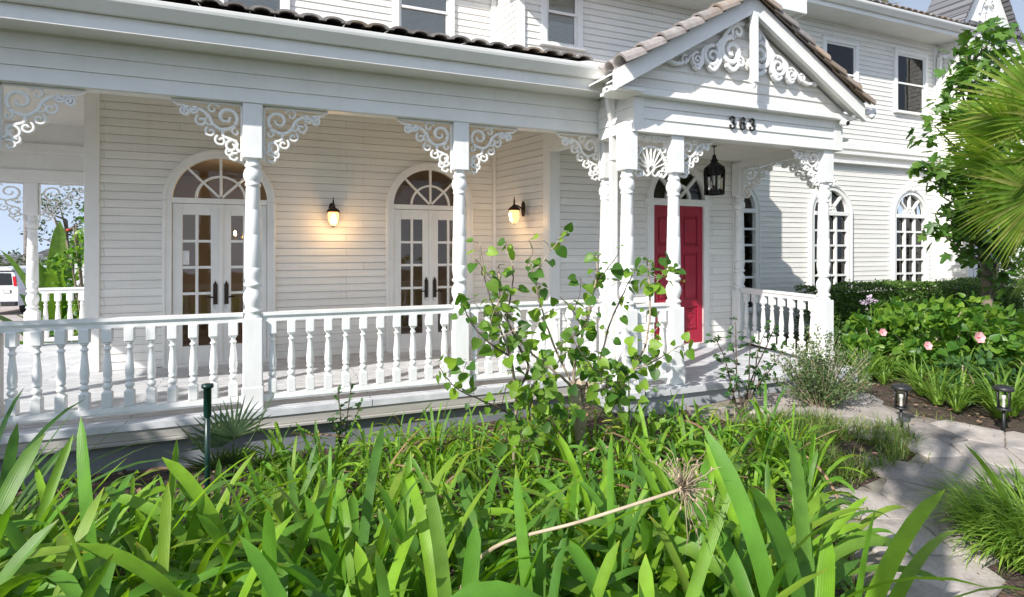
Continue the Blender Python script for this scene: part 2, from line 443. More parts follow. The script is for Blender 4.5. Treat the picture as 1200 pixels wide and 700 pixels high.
M['banana'] = leafmat('banana_leaf', [(.09, .18, .03), (.14, .24, .05)], .45, .4)
M['far'] = leafmat('far_foliage', [(.06, .09, .045), (.09, .12, .06), (.12, .14, .08)], .25, .6)
M['yellowpalm'] = leafmat('yellow_palm_leaf', [(.20, .19, .03), (.32, .27, .04), (.12, .14, .03)], .35, .45)
M['redflower'] = leafmat('red_flower', [(.5, .03, .015), (.55, .09, .02)], .25, .5, tcol=(1.2, .6, .5))
M['pink'] = leafmat('pink_petal', [(.72, .36, .38), (.78, .44, .46)], .3, .5, tcol=(1.1, .8, .8))
M['paleflower'] = leafmat('pale_lilac_petal', [(.62, .5, .62), (.72, .62, .72)], .3, .5, tcol=(1.0, .9, 1.0))
M['litter'] = leafmat('leaf_litter', [(.16, .09, .05), (.26, .16, .09), (.34, .24, .15), (.10, .06, .035)], .1, .8, tcol=(1.1, .9, .7))
M['amber'] = None
def amber():
    m, nt, bs, out = mat('lit_amber_glass')
    tc = nd(nt, 'ShaderNodeTexCoord'); sx = nd(nt, 'ShaderNodeSeparateXYZ'); nt.links.new(tc.outputs['Object'], sx.inputs[0])
    wv = nd(nt, 'ShaderNodeTexVoronoi'); wv.inputs['Scale'].default_value = 60; nt.links.new(tc.outputs['Object'], wv.inputs['Vector'])
    bs.inputs['Base Color'].default_value = (.75, .5, .22, 1); bs.inputs['Roughness'].default_value = .25
    mr = nd(nt, 'ShaderNodeMapRange'); mr.inputs[3].default_value = 1.0; mr.inputs[4].default_value = .6
    nt.links.new(wv.outputs['Distance'], mr.inputs[0])
    ly = nd(nt, 'ShaderNodeLayerWeight'); ly.inputs['Blend'].default_value = .35
    m2 = nd(nt, 'ShaderNodeMapRange'); m2.inputs[1].default_value = 0.0; m2.inputs[2].default_value = .5; m2.inputs[3].default_value = 4.5; m2.inputs[4].default_value = .9
    nt.links.new(ly.outputs['Facing'], m2.inputs[0])
    mu = nd(nt, 'ShaderNodeMath', operation='MULTIPLY'); nt.links.new(mr.outputs[0], mu.inputs[0]); nt.links.new(m2.outputs[0], mu.inputs[1])
    bs.inputs['Emission Color'].default_value = (1, .62, .22, 1)
    nt.links.new(mu.outputs[0], bs.inputs['Emission Strength'])
    return m
M['amber'] = simple('lit_amber_glass', (.75, .5, .22), .25, 0, (1, .50, .17), 1.1)
M['bulb'] = simple('lit_bulb', (.9, .8, .6), .3, 0, (1, .75, .4), 14)

# ------------------------------------------------------------------ house
FLZ = .40
house = thing('house', 'white clapboard two storey house with a wraparound porch, red front door and gabled portico', 'house', (2.0, 7.9, 0))

def wall_strip(mb, p0, p1, z0, z1, openings=(), ex=.0945, proud=.009, groove=True):
    """lap siding from p0 to p1 (2-D), seen from the right-hand side of p0->p1 turned outwards.
    openings: functions z -> (s0, s1) or None"""
    p0 = Vector((*p0, 0)); p1 = Vector((*p1, 0)); L = (p1-p0).length; d = (p1-p0)/L
    nrm = Vector((d.y, -d.x, 0))
    z = z0
    while z < z1-1e-6:
        zt = min(z+ex, z1)
        has = any(o((z+zt)/2) or o(z+.001) or o(zt-.001) for o in openings)
        sub = 4 if has else 1
        for q in range(sub):
            a = z+(zt-z)*q/sub; b = z+(zt-z)*(q+1)/sub
            fa = proud*(1-(a-z)/ex)+.002; fb = proud*(1-(b-z)/ex)+.002
            cuts = sorted([c for c in (o((a+b)/2) for o in openings) if c])
            s = 0.; segs = []
            for c in cuts:
                if c[0] > s: segs.append((s, c[0]))
                s = max(s, c[1])
            if s < L: segs.append((s, L))
            for s0, s1 in segs:
                g = .0045 if (q == 0 and groove) else 0
                A0, A1 = p0+d*s0, p0+d*s1
                Z = lambda k: Vector((0, 0, k))
                v = [A0+nrm*fa+Z(a+g), A1+nrm*fa+Z(a+g), A1+nrm*fb+Z(b), A0+nrm*fb+Z(b)]
                fs = [(0,1,2,3)]
                if q == 0 and groove:
                    v += [A0-nrm*.009+Z(a+g), A1-nrm*.009+Z(a+g), A0-nrm*.009+Z(a-.002), A1-nrm*.009+Z(a-.002), A0+nrm*.002+Z(a), A1+nrm*.002+Z(a)]
                    fs += [(4,5,1,0), (6,7,5,4), (8,9,7,6)]
                mb.add(v, fs)
        z = zt

def arch_open(c, r, spring, z0):
    def f(z):
        if z < z0: return None
        if z <= spring: return (c-r, c+r)
        if z < spring+r:
            h = math.sqrt(r*r-(z-spring)**2); return (c-h, c+h)
        return None
    return f
def rect_open(s0, s1, z0, z1):
    return lambda z: (s0, s1) if z0 < z < z1 else None

def arch_ring(mb, ri, ro, zs, y0, y1, n=28, a0=0, a1=180):
    """half-ring in the x-z plane centred at x=0, z=zs"""
    vs = []; fs = []
    for i in range(n+1):
        a = R(a0+(a1-a0)*i/n)
        for r, y in ((ri, y0), (ro, y0), (ro, y1), (ri, y1)):
            vs.append((r*math.cos(a), y, zs+r*math.sin(a)))
    for i in range(n):
        for k in range(4):
            k2 = (k+1) % 4
            fs.append((i*4+k, i*4+k2, (i+1)*4+k2, (i+1)*4+k))
    mb.add(vs, fs)

# --- openings
D1, D2, RD = -.595, 2.05, 5.35           # door centres
SPR = 2.40
mb = MB()
wall_strip(mb, (-1.96, 7.9), (3.03, 7.9), FLZ, 3.66,
           [arch_open(D1+1.96, .555, SPR, 0), arch_open(D2+1.96, .555, SPR, 0)])
mb.build('wall', M['siding'], house)
mb = MB(); wall_strip(mb, (3.03, 7.9), (3.31, 6.63), FLZ, 3.66); mb.build('wall', M['siding'], house)
mb = MB(); wall_strip(mb, (3.31, 6.63), (6.49, 6.63), FLZ, 3.3, [arch_open(RD-3.31, .50, 2.46, 0)]); mb.build('wall', M['siding'], house)
mb = MB(); wall_strip(mb, (6.49, 6.63), (6.49, 7.9), 0.05, 4.4); mb.build('wall', M['siding'], house)
A = [7.62, 10.03, 12.40]                 # arched windows of the right wing
ASP = 2.50
W4, W5 = 10.32, 12.44
mb = MB()
ops = [arch_open(a-6.49, .52, ASP, .75) for a in A]
ops += [rect_open(W4-6.49-.43, W4-6.49+.43, 4.72, 5.94), rect_open(W5-6.49-.43, W5-6.49+.43, 4.72, 5.94)]
wall_strip(mb, (6.49, 7.9), (13.34, 7.9), 0.05, 6.26, ops); mb.build('wall', M['siding'], house)
mb = MB(); wall_strip(mb, (13.34, 7.9), (13.34, 7.3), 0.05, 6.6); mb.build('wall', M['siding'], house)
mb = MB(); wall_strip(mb, (13.34, 7.3), (18.5, 7.3), 0.05, 6.45, [rect_open(.25, 1.15, .95, 2.1)]); mb.build('wall', M['siding'], house)
# upper storey above the porch
UW = [(-.22, .42), (1.96, .44)]
mb = MB()
wall_strip(mb, (-4.3, 7.9), (3.05, 7.9), 4.0, 6.5, [rect_open(c+4.3-h+.06, c+4.3+h-.06, 4.6, 5.85) for c, h in UW])
mb.build('wall', M['siding'], house)
mb = MB(); wall_strip(mb, (3.05, 7.9), (3.12, 7.25), 4.0, 6.5); mb.build('wall', M['siding'], house)
mb = MB(); wall_strip(mb, (3.12, 7.25), (7.3, 7.25), 4.0, 6.0, [rect_open(3.80-3.12-.27, 3.80-3.12+.27, 4.76, 5.7)]); mb.build('wall', M['siding'], house)
mb = MB(); wall_strip(mb, (7.3, 7.25), (7.3, 7.9), 3.6, 6.0); mb.build('wall', M['siding'], house)
# left side and back of the house
mb = MB(); wall_strip(mb, (-1.96, 13.0), (-1.96, 7.9), 0.0, 6.5); mb.build('wall', M['siding'], house)

# --- corner boards and other flat trim
def corner(boxes, T=None):
    mb = MB(); mb.T = T
    for a, b in boxes: mb.bbox(a, b)
    mb.build('corner_board', M['trim'], house)
corner([((-1.985, 7.865, FLZ), (-1.84, 7.895, 3.63))]); corner([((-1.99, 7.905, FLZ), (-1.965, 8.04, 3.63))])
corner([((2.985, 7.855, FLZ), (3.035, 7.895, 3.63))]); corner([((3.285, 6.595, FLZ), (3.44, 6.628, 3.3))])
corner([((.003, -.001, FLZ), (.12, .028, 3.63))], Matrix.Translation((3.31, 6.63, 0)) @ Matrix.Rotation(math.atan2(1.27, -.28), 4, 'Z'))
corner([((6.36, 6.596, FLZ), (6.515, 6.628, 3.3))]); corner([((13.2, 7.862, .05), (13.31, 7.896, 6.2))]); corner([((13.30, 7.262, .05), (13.44, 7.298, 6.3))])
corner([((3.10, 7.215, 4.0), (3.22, 7.246, 6.0))]); corner([((2.96, 7.86, 4.0), (3.045, 7.895, 6.4))])
# belt courses on the right wing
mb = MB()
for z in (3.50, 3.68):
    mb.bbox((6.52, 7.80, z), (13.33, 7.878, z+.06)); 
mb.bbox((6.52, 7.85, 3.80), (13.33, 7.876, 3.92))
mb.build('belt_course', M['trim'], house)

# --- french doors -------------------------------------------------
def fan_bars(mb, r, zs, n, ri, y0, y1, w=.028):
    for k in range(1, n):
        a = PI*k/n
        mb.beam((.02*math.cos(a), (y0+y1)/2, zs+.02*math.sin(a)), ((r+.01)*math.cos(a), (y0+y1)/2, zs+(r+.01)*math.sin(a)), w, y1-y0, up=(0,1,0))
    if ri: arch_ring(mb, ri-w/2, ri+w/2, zs, y0-.002, y1+.002)

def half_disc(mb, r, zs, y, n=24):
    mb.add([(r*math.cos(PI*k/n), y, zs+r*math.sin(PI*k/n)) for k in range(n+1)], [list(range(n+1))])

def french_door(cx, notice=False):
    T = Matrix.Translation((cx, 7.9, 0))
    mb = MB(); mb.T = T
    arch_ring(mb, .525, .60, SPR, -.045, .06); arch_ring(mb, .588, .622, SPR, -.06, -.0, 28)
    for s in (-1, 1):
        mb.bbox((min(s*.525, s*.60), -.045, FLZ), (max(s*.525, s*.60), .06, SPR), .004)
        mb.bbox((min(s*.588, s*.622), -.06, FLZ), (max(s*.588, s*.622), 0, SPR), .004)
    mb.bbox((-.526, -.035, SPR-.035), (.526, .055, SPR+.03), .004)
    mb.box((-.6, -.1, FLZ-.01), (.6, .05, FLZ+.03))
    fr = mb.build('door_frame', M['trim'], house)
    mb = MB(); mb.T = T
    fan_bars(mb, .52, SPR+.03, 4, .27, -.02, .02)
    fl = mb.build('fanlight', M['trim'], house)
    mb = MB(); mb.T = T; half_disc(mb, .525, SPR+.02, .022); mb.build('pane', M['glass'], fl)
    for s in (-1, 1):
        x0, x1 = (-.520, -.006) if s < 0 else (.006, .520)
        mb = MB(); mb.T = T
        y0, y1 = -.01, .035
        gx0, gx1 = x0+.105, x1-.105
        zb, zt = FLZ+.02, SPR-.04
        gb, gt = .63, 2.225
        mb.bbox((x0, y0, zb), (gx0, y1, zt), .004); mb.bbox((gx1, y0, zb), (x1, y1, zt), .004)
        mb.bbox((gx0, y0, zb), (gx1, y1, gb), .004); mb.bbox((gx0, y0, gt), (gx1, y1, zt), .004)
        mb.box(((gx0+gx1)/2-.016, y0+.004, gb), ((gx0+gx1)/2+.016, y1-.004, gt))
        for k in range(1, 5):
            z = gb+(gt-gb)*k/5
            mb.box((gx0, y0+.006, z-.016), (gx1, y1-.006, z+.016))
        dl = mb.build('door', M['trim'], house)
        mb = MB(); mb.T = T
        mb.box((gx0, .010, gb), (gx1, .014, gt)); mb.build('pane', M['glass'], dl)
        mb = MB(); mb.T = T
        hx = x1-.055 if s < 0 else x0+.055
        mb.prism([(hx-.024, -.01, 1.13), (hx+.024, -.01, 1.13), (hx+.024, -.01, 1.37), (hx, -.01, 1.42), (hx-.024, -.01, 1.37), (hx-.024, -.01, 1.13), (hx, -.01, 1.08)][:5]+[(hx-.024, -.01, 1.13), (hx, -.01, 1.08)], (0, -.012, 0))
        mb.tube([(hx, -.02, 1.22), (hx, -.06, 1.22), (hx-s*-.0+s*.10, -.065, 1.225)], .009, 8)
        mb.lathe([(.014, -.014), (.018, 0), (.014, .014)], (hx, -.03, 1.33), 8)
        mb.build('handle', M['bronze'], dl)
    if notice:
        mb = MB(); mb.T = T
        mb.box((-.413, .004, 1.62), (-.345, .008, 1.79)); mb.build('paper_notice', M['paper'], house)
    # astragal with little cap
    mb = MB(); mb.T = T
    mb.bbox((-.022, -.028, FLZ+.02), (.022, -.0115, SPR-.04), .004); mb.bbox((-.04, -.035, SPR-.075), (.04, -.0116, SPR-.04), .004)
    mb.build('astragal', M['trim'], house)
french_door(D1, True)
french_door(D2)

# room behind the french doors: walls, ceiling, floor
mb = MB()
mb.box((-1.9, 12.4, .35), (6.4, 12.5, 3.35)); mb.box((-1.94, 7.95, .35), (-1.9, 12.4, 3.35)); mb.box((3.40, 8.0, .35), (3.44, 12.4, 3.35))
mb.box((-1.9, 7.95, 3.2), (3.4, 12.4, 3.3))
mb.build('room_wall', M['room'], house)
mb = MB(); mb.box((-1.9, 7.92, .30), (3.4, 12.4, .40)); mb.build('room_floor', M['roomfloor'], house)
mb = MB()
mb.box((3.40, 6.75, .36), (6.4, 6.8, .38)); mb.box((3.5, 8.6, .35), (6.4, 8.65, 3.35)); mb.box((3.5, 6.7, 3.30), (6.4, 8.6, 3.35)); mb.box((3.48, 6.7, .35), (3.5, 8.6, 3.35)); mb.box((6.4, 6.7, .35), (6.42, 8.6, 3.35))
mb.build('entry_hall', M['room'], house)
mb = MB()
mb.box((6.6, 8.7, .0), (13.2, 8.75, 6.2)); mb.box((6.6, 7.95, 3.35), (13.2, 8.7, 3.5)); mb.box((6.6, 7.95, .5), (13.2, 8.7, .6)); mb.box((6.6, 7.95, 6.2), (13.2, 8.7, 6.25))
mb.build('wing_room', M['room'], house)

# --- red front door -----------------------------------------------
T = Matrix.Translation((RD, 6.63, 0))
mb = MB(); mb.T = T
arch_ring(mb, .455, .54, 2.52, -.045, .05)
for s in (-1, 1): mb.bbox((min(s*.44, s*.54), -.045, FLZ), (max(s*.44, s*.54), .05, 2.52), .004)
mb.bbox((-.58, -.05, 2.43), (.58, .05, 2.525), .005)
mb.bbox((-.56, -.12, FLZ-.005), (.56, .04, FLZ+.055), .005)
mb.build('door_frame', M['trim'], house)
mb = MB(); mb.T = T; fan_bars(mb, .45, 2.525, 4, .20, -.02, .02, .045); fl = mb.build('fanlight', M['trim'], house)
mb = MB(); mb.T = T; half_disc(mb, .458, 2.52, .022); mb.build('pane', M['glass'], fl)
for s in (-1, 1):
    x0, x1 = (-.438, -.003) if s < 0 else (.003, .438)
    mb = MB(); mb.T = T
    zb, zt = FLZ+.06, 2.425
    mb.box((x0, .012, zb), (x1, .04, zt))
    for a, b in ((x0, x0+.09), (x1-.09, x1)): mb.bbox((a, -.008, zb), (b, .011, zt), .004)
    rails = [zb, zb+.17, zb+.52, zb+.62, zb+1.30, zb+1.40, zb+1.82, zt]
    for i in (0, 2, 4, 6): mb.bbox((x0+.09, -.008, rails[i]), (x1-.09, .011, rails[i+1] if i < 6 else zt), .004)
    for i in (1, 3, 5):
        a, b = x0+.115, x1-.115
        mb.bbox((a, -.004, rails[i]+.03), (b, .011, rails[i+1]-.03), .012)
        if i == 1:   # carved lower panel
            cx, cz = (a+b)/2, (rails[i]+rails[i+1])/2
            mb.stroke(cr([(cx-.05, cz-.1), (cx+.04, cz-.05), (cx-.04, cz), (cx+.04, cz+.05), (cx-.04, cz+.1)], 5), .016, -.014, 0)
            for q in (-.07, 0, .07): mb.stroke(spiral(cx+(.03 if q else -.03), cz+q, .035, .008, 0, 400, 16), .012, -.013, 0)
    dl = mb.build('door', M['red'], house)
    mb = MB(); mb.T = T
    hx = -.05 if s < 0 else .05
    mb.lathe([(.001, 0), (.026, .004), (.026, .01), (.012, .02), (.012, .04), (.028, .05), (.03, .065), (.018, .08), (.001, .082)], (0, 0, 0), 12)
    Mx = T @ Matrix.Translation((hx, -.008, 1.36)) @ Matrix.Rotation(R(90), 4, 'X')
    mb.v = [tuple(Mx @ (T.inverted() @ Vector(p))) for p in mb.v]
    mb.build('door_knob', M['brass'], dl)

# --- arched windows of the wing ------------------------------------
def ornament(mb, z):
    mb.stroke(spiral(-.09, z+.06, .07, .015, 200, 620, 20), .03, -.085, -.04)
    mb.stroke(spiral(.09, z+.06, .07, .015, -20, -440, 20), .03, -.085, -.04)
    mb.stroke(cr([(-.2, z-.02), (-.1, z+.0), (-.02, z+.1), (0, z+.24)], 5), .035, -.08, -.04)
    mb.stroke(cr([(.2, z-.02), (.1, z+.0), (.02, z+.1), (.0, z+.24)], 5), .035, -.079, -.039)
    mb.lathe([(.001, -.04), (.035, 0), (.001, .045)], (0, -.06, z+.2), 8)
for i, a in enumerate(A):
    T = Matrix.Translation((a, 7.9, 0))
    mb = MB(); mb.T = T
    arch_ring(mb, .46, .55, ASP, -.05, .05); arch_ring(mb, .535, .575, ASP, -.07, -.0)
    for s in (-1, 1):
        mb.bbox((min(s*.46, s*.55), -.05, .72), (max(s*.46, s*.55), .05, ASP), .004)
        mb.bbox((min(s*.535, s*.575), -.07, .72), (max(s*.535, s*.575), 0, ASP), .004)
    mb.bbox((-.6, -.09, .66), (.6, .05, .72), .006)
    mb.bbox((-.46, -.055, ASP-.03), (.46, .05, ASP+.045), .005)
    ornament(mb, 3.06)
    wf = mb.build('window', M['trim'], house)
    mb = MB(); mb.T = T
    fan_bars(mb, .46, ASP+.04, 4, .14, -.03, .02, .04)
    arch_ring(mb, .05, .075, ASP+.04, -.035, .02)
    for x in (-.155, .155): mb.box((x-.022, -.03, .72), (x+.022, .02, ASP-.03))
    for k in range(1, 6):
        z = .72+(ASP-.03-.72)*k/6
        mb.box((-.46, -.026, z-.02), (.46, .018, z+.02))
    mb.build('muntins', M['trim'], wf)
    mb = MB(); mb.T = T
    half_disc(mb, .462, ASP+.02, .024); mb.box((-.46, .0245, .72), (.46, .0285, ASP)); mb.build('pane', M['glass'], wf)
    mb = MB(); mb.T = T                                  # drawn curtains in folds
    for s in (-1, 1):
        n = 22; pts = [(s*(.10+.38*k/n), .16+.03*math.sin(k*1.9)) for k in range(n+1)]
        vs = [(x, y, .75) for x, y in pts]+[(x, y, 2.95) for x, y in pts]
        mb.add(vs, [(k, k+1, n+2+k, n+1+k) for k in range(n)], True)
    mb.build('curtain', M['curtain'], wf)

# --- sash windows upstairs -----------------------------------------
def sash(cx, y, w, z0, z1, blind=0.):
    """outer half width w (casing included)"""
    T = Matrix.Translation((cx, y, 0))
    mb = MB(); mb.T = T
    c = .085
    for s in (-1, 1): mb.bbox((min(s*w, s*(w-c)), -.045, z0), (max(s*w, s*(w-c)), .05, z1), .005)
    mb.bbox((-w, -.045, z1), (w, .05, z1+c), .005); mb.bbox((-w-.03, -.075, z0-.05), (w+.03, .05, z0), .006)
    mb.bbox((-w-.03, -.06, z1+c), (w+.03, .04, z1+c+.025), .005)
    wf = mb.build('window', M['trim'], house)
    mb = MB(); mb.T = T
    iw = w-c; zm = (z0+z1)/2
    for (a, b, yy) in ((zm-.02, z1, -.02), (z0, zm+.02, .0)):
        for s in (-1, 1): mb.box((min(s*iw, s*(iw-.035)), yy, a), (max(s*iw, s*(iw-.035)), yy+.03, b))
        mb.box((-iw+.035, yy+.002, a), (iw-.035, yy+.028, a+.035)); mb.box((-iw+.035, yy+.002, b-.035), (iw-.035, yy+.028, b))
    mb.build('sash', M['trim'], wf)
    mb = MB(); mb.T = T
    mb.box((-iw+.03, -.008, zm), (iw-.03, -.004, z1-.03)); mb.box((-iw+.03, .012, z0+.03), (iw-.03, .016, zm)); mb.build('pane', M['glass'], wf)
    mb = MB(); mb.T = T
    zz = z0
    while zz < z1-(z1-z0)*blind*0:
        mb.add([(-iw, .026, zz), (iw, .026, zz), (iw, .033, zz+.024), (-iw, .033, zz+.024)], [(0,1,2,3)]); zz += .025
    mb.build('blind', M['blind'], wf)
for c, h in UW: sash(c, 7.9, h, 4.55, 5.82)
sash(3.80, 7.25, .33, 4.72, 5.64)
sash(W4, 7.9, .50, 4.70, 5.86); sash(W5, 7.9, .53, 4.70, 5.90)
mb = MB(); T = Matrix.Translation((14.03, 7.3, 0)); mb.T = T
for s in (-1, 1): mb.bbox((min(s*.44, s*.56), -.045, .9), (max(s*.44, s*.56), .05, 2.1), .005)
mb.bbox((-.56, -.045, 2.1), (.56, .05, 2.2), .005); mb.bbox((-.6, -.07, .84), (.6, .05, .9), .005); mb.box((-.02, -.02, .9), (.02, .03, 2.1))
w_ = mb.build('window', M['trim'], house)
mb = MB(); mb.T = T; mb.box((-.45, .01, .9), (.45, .015, 2.1)); mb.build('pane', M['glass'], w_)
mb = MB(); mb.T = T; mb.box((-.5, .2, .85), (.5, .22, 2.15)); mb.build('blind', M['blind'], w_)

# --- porch floor, skirt, ceiling ------------------------------------
mb = MB()
mb.box((-4.5, 5.41, .345), (3.46, 7.89, .40)); mb.box((-4.5, 7.89, .345), (-1.97, 10.6, .40))
mb.box((3.46, 4.66, .345), (6.42, 6.62, .399)); mb.box((3.16, 4.66, .345), (3.46, 5.41, .399))
mb.build('porch_floor', M['floor'], house)
mb = MB()
mb.bbox((-4.45, 5.425, .262), (3.18, 5.46, .344), .005)
mb.bbox((-4.45, 5.395, .235), (3.18, 5.47, .262), .005)
mb.build('rim_board', M['rim'], house)
mb = MB(); mb.box((-4.4, 5.47, -.2), (3.2, 5.5, .235)); mb.box((-4.4, 5.5, -1.2), (-4.37, 10.5, .34)); mb.box((-4.4, 10.47, -1.2), (-1.96, 10.5, .34))
mb.build('porch_skirt', M['skirt'], house)
mb = MB()
mb.bbox((3.20, 4.70, -.05), (6.27, 4.76, .344), .006); mb.bbox((3.20, 4.76, -.05), (3.24, 5.40, .344), .006); mb.bbox((6.23, 4.77, -.05), (6.27, 6.6, .344), .006)
mb.bbox((5.93, 4.60, .05), (6.32, 4.99, .402), .01)
mb.build('portico_base', M['concrete'], house)
mb = MB()
mb.box((-4.6, 5.5, 3.63), (3.45, 7.885, 3.66)); mb.box((-4.6, 7.885, 3.63), (-1.97, 10.6, 3.66))
mb.build('porch_ceiling', M['ceil'], house)
mb = MB()
mb.box((3.36, 4.86, 3.13), (6.5, 6.62, 3.16))
y = 4.9
while y < 6.5:
    mb.box((3.4, y, 3.122), (6.46, y+.088, 3.1299)); y += .094
mb.build('portico_ceiling', M['ceil'], house)

# --- beams, fascia, gutter ------------------------------------------
mb = MB()
wall_strip(mb, (-4.5, 5.478), (3.36, 5.478), 3.08, 3.475, (), .125, .013)
mb.box((-4.5, 5.4785, 3.081), (3.36, 5.62, 3.64))
mb.build('porch_beam', M['trim'], house)
mb = MB(); mb.box((-4.7, 5.13, 3.47), (3.33, 5.475, 3.485)); mb.build('soffit', M['trim'], house)
mb = MB(); mb.box((-4.7, 5.105, 3.44), (3.33, 5.13, 3.66)); mb.build('fascia', M['trim'], house)
gprof = [(5.10, 3.555), (5.075, 3.548), (5.05, 3.552), (4.985, 3.625), (4.978, 3.645), (4.975, 3.668), (4.985, 3.675), (4.992, 3.668), (4.99, 3.65), (5.055, 3.57), (5.10, 3.57)]
mb = MB(); mb.prism([(-4.8, y, z) for y, z in gprof], (7.92, 0, 0)); mb.bbox((3.10, 4.965, 3.53), (3.16, 5.10, 3.68), .005)
mb.build('gutter', M['trim'], house)
mb = MB()
P = cr([(3.19, 5.06, 3.64), (3.20, 5.06, 3.5), (3.21, 5.07, 3.40), (3.30, 5.16, 3.24), (3.345, 5.2, 3.14), (3.35, 5.205, 3.0), (3.35, 5.205, .48), (3.34, 5.10, .42)], 4)
for a, b in zip(P[:-1], P[1:]): mb.beam(a, (b[0], b[1], b[2]-.004), .072, .055, up=(0, 1, 0.001))
for z in (2.75, 1.5): mb.bbox((3.305, 5.168, z), (3.395, 5.245, z+.03), .003)
mb.build('downspout', M['post'], house)
# beam dividing porch and portico, portico beams
mb = MB()
mb.beam((3.46, 5.62, 3.355), (3.33, 6.63, 3.355), .14, .57)
mb.build('header_beam', M['trim'], house)
mb = MB()
wall_strip(mb, (3.33, 4.80), (6.28, 4.80), 3.0, 3.36, (), .12, .012)
mb.box((3.33, 4.8005, 3.001), (6.28, 4.92, 3.36))
mb.bbox((3.31, 4.775, 2.985), (6.30, 4.93, 3.0), .003)
mb.bbox((6.16, 4.78, 3.0), (6.295, 4.799, 3.36), .003)
mb.bbox((3.315, 4.78, 3.0), (3.44, 4.799, 3.36), .003)
wall_strip(mb, (3.33, 5.46), (3.33, 4.80), 3.0, 3.36, (), .12, .012)
mb.box((3.3305, 4.925, 3.001), (3.45, 5.46, 3.36))
mb.beam((6.22, 4.925, 3.18), (6.42, 6.6, 3.18), .13, .358)
mb.build('portico_beam', M['trim'], house)
# rear beam of the porch at its far end
mb = MB(); mb.box((-4.6, 10.24, 2.77), (-1.97, 10.4, 3.64)); mb.bbox((-4.6, 10.215, 2.77), (-1.97, 10.24, 2.95), .004); mb.bbox((-4.6, 10.2, 3.2), (-1.97, 10.24, 3.329), .004)
mb.box((-4.6, 5.64, 3.08), (-4.45, 10.2, 3.64))
mb.build('porch_beam', M['trim'], house)

# --- portico gable ---------------------------------------------------
GX, GA, GH, GB = 4.68, 1.70, 4.345, 3.37       # apex x, half span, apex z, base z
def gy(x): return GB+(GH-GB)*(1-abs(x-GX)/GA)
mb = MB()
z = GB+.03
def tri(zq):
    h = GA*(1-(zq-GB)/(GH-GB)); return h
while z < GH-.03:
    zt = min(z+.115, GH-.03)
    a, b = tri(z)-.05, max(.0, tri(zt)-.05)
    mb.add([(GX-a, 4.737, z), (GX+a, 4.737, z), (GX+b, 4.749, zt), (GX-b, 4.749, zt), (GX-a, 4.75, z), (GX+a, 4.75, z)], [(0,1,2,3), (4,5,1,0)])
    z = zt
mb.prism([(GX-GA, 4.751, GB), (GX+GA, 4.751, GB), (GX, 4.751, GH)], (0, .04, 0))
mb.build('gable_wall', M['siding'], house)
mb = MB()
mb.bbox((GX-GA+.02, 4.70, GB-.035), (GX+GA-.02, 4.86, GB+.03), .006)
for s in (-1, 1):
    p = Vector((GX+s*(GA+.02), 0, GB-.02)); q = Vector((GX, 0, GH+.0))
    d = (q-p).normalized(); n = Vector((-d.z*s*-1*-1, 0, 0)); n = Vector((0, 1, 0)).cross(d)*(1 if s > 0 else -1)
    if n.z < 0: n = -n
    w = .165
    a = [p-n*.04, q-n*.04-Vector((0,0,.0)), q+n*(w-.04)*1.0, p+n*(w-.04)]
    # plumb cut at the ridge
    k = (w-.04)/abs(n.z); kb = .04/abs(n.z)
    a = [p+Vector((0,0,-kb)), Vector((GX, 0, GH-kb)), Vector((GX, 0, GH+k)), p+Vector((0,0,k))]
    mb.prism([(v.x, 4.575, v.z) for v in a], (0, .035, 0))
    t = [p+Vector((0,0,-kb-.0)), Vector((GX, 0, GH-kb)), Vector((GX, 0, GH-kb+.045)), p+Vector((0,0,-kb+.045))]
    mb.prism([(v.x, 4.562, v.z) for v in t], (0, .012, 0))
mb.build('barge_board', M['trim'], house)
mb = MB()                                            # rake soffit
for s in (-1, 1):
    p = (GX+s*(GA+.0), GB+.0); q = (GX, GH)
    mb.prism([(p[0], 4.61, p[1]+.035), (q[0], 4.61, q[1]+.035), (q[0], 4.61, q[1]+.05), (p[0], 4.61, p[1]+.05)], (0, .14, 0))
mb.box((GX-GA+.06, 4.62, GB-.03), (3.325, 4.965, GB+.0)); mb.box((6.30, 4.62, GB-.03), (GX+GA-.01, 6.62, GB+.0)); mb.box((3.345, 4.80, GB-.005), (3.47, 5.46, 3.72))
mb.build('soffit', M['trim'], house)

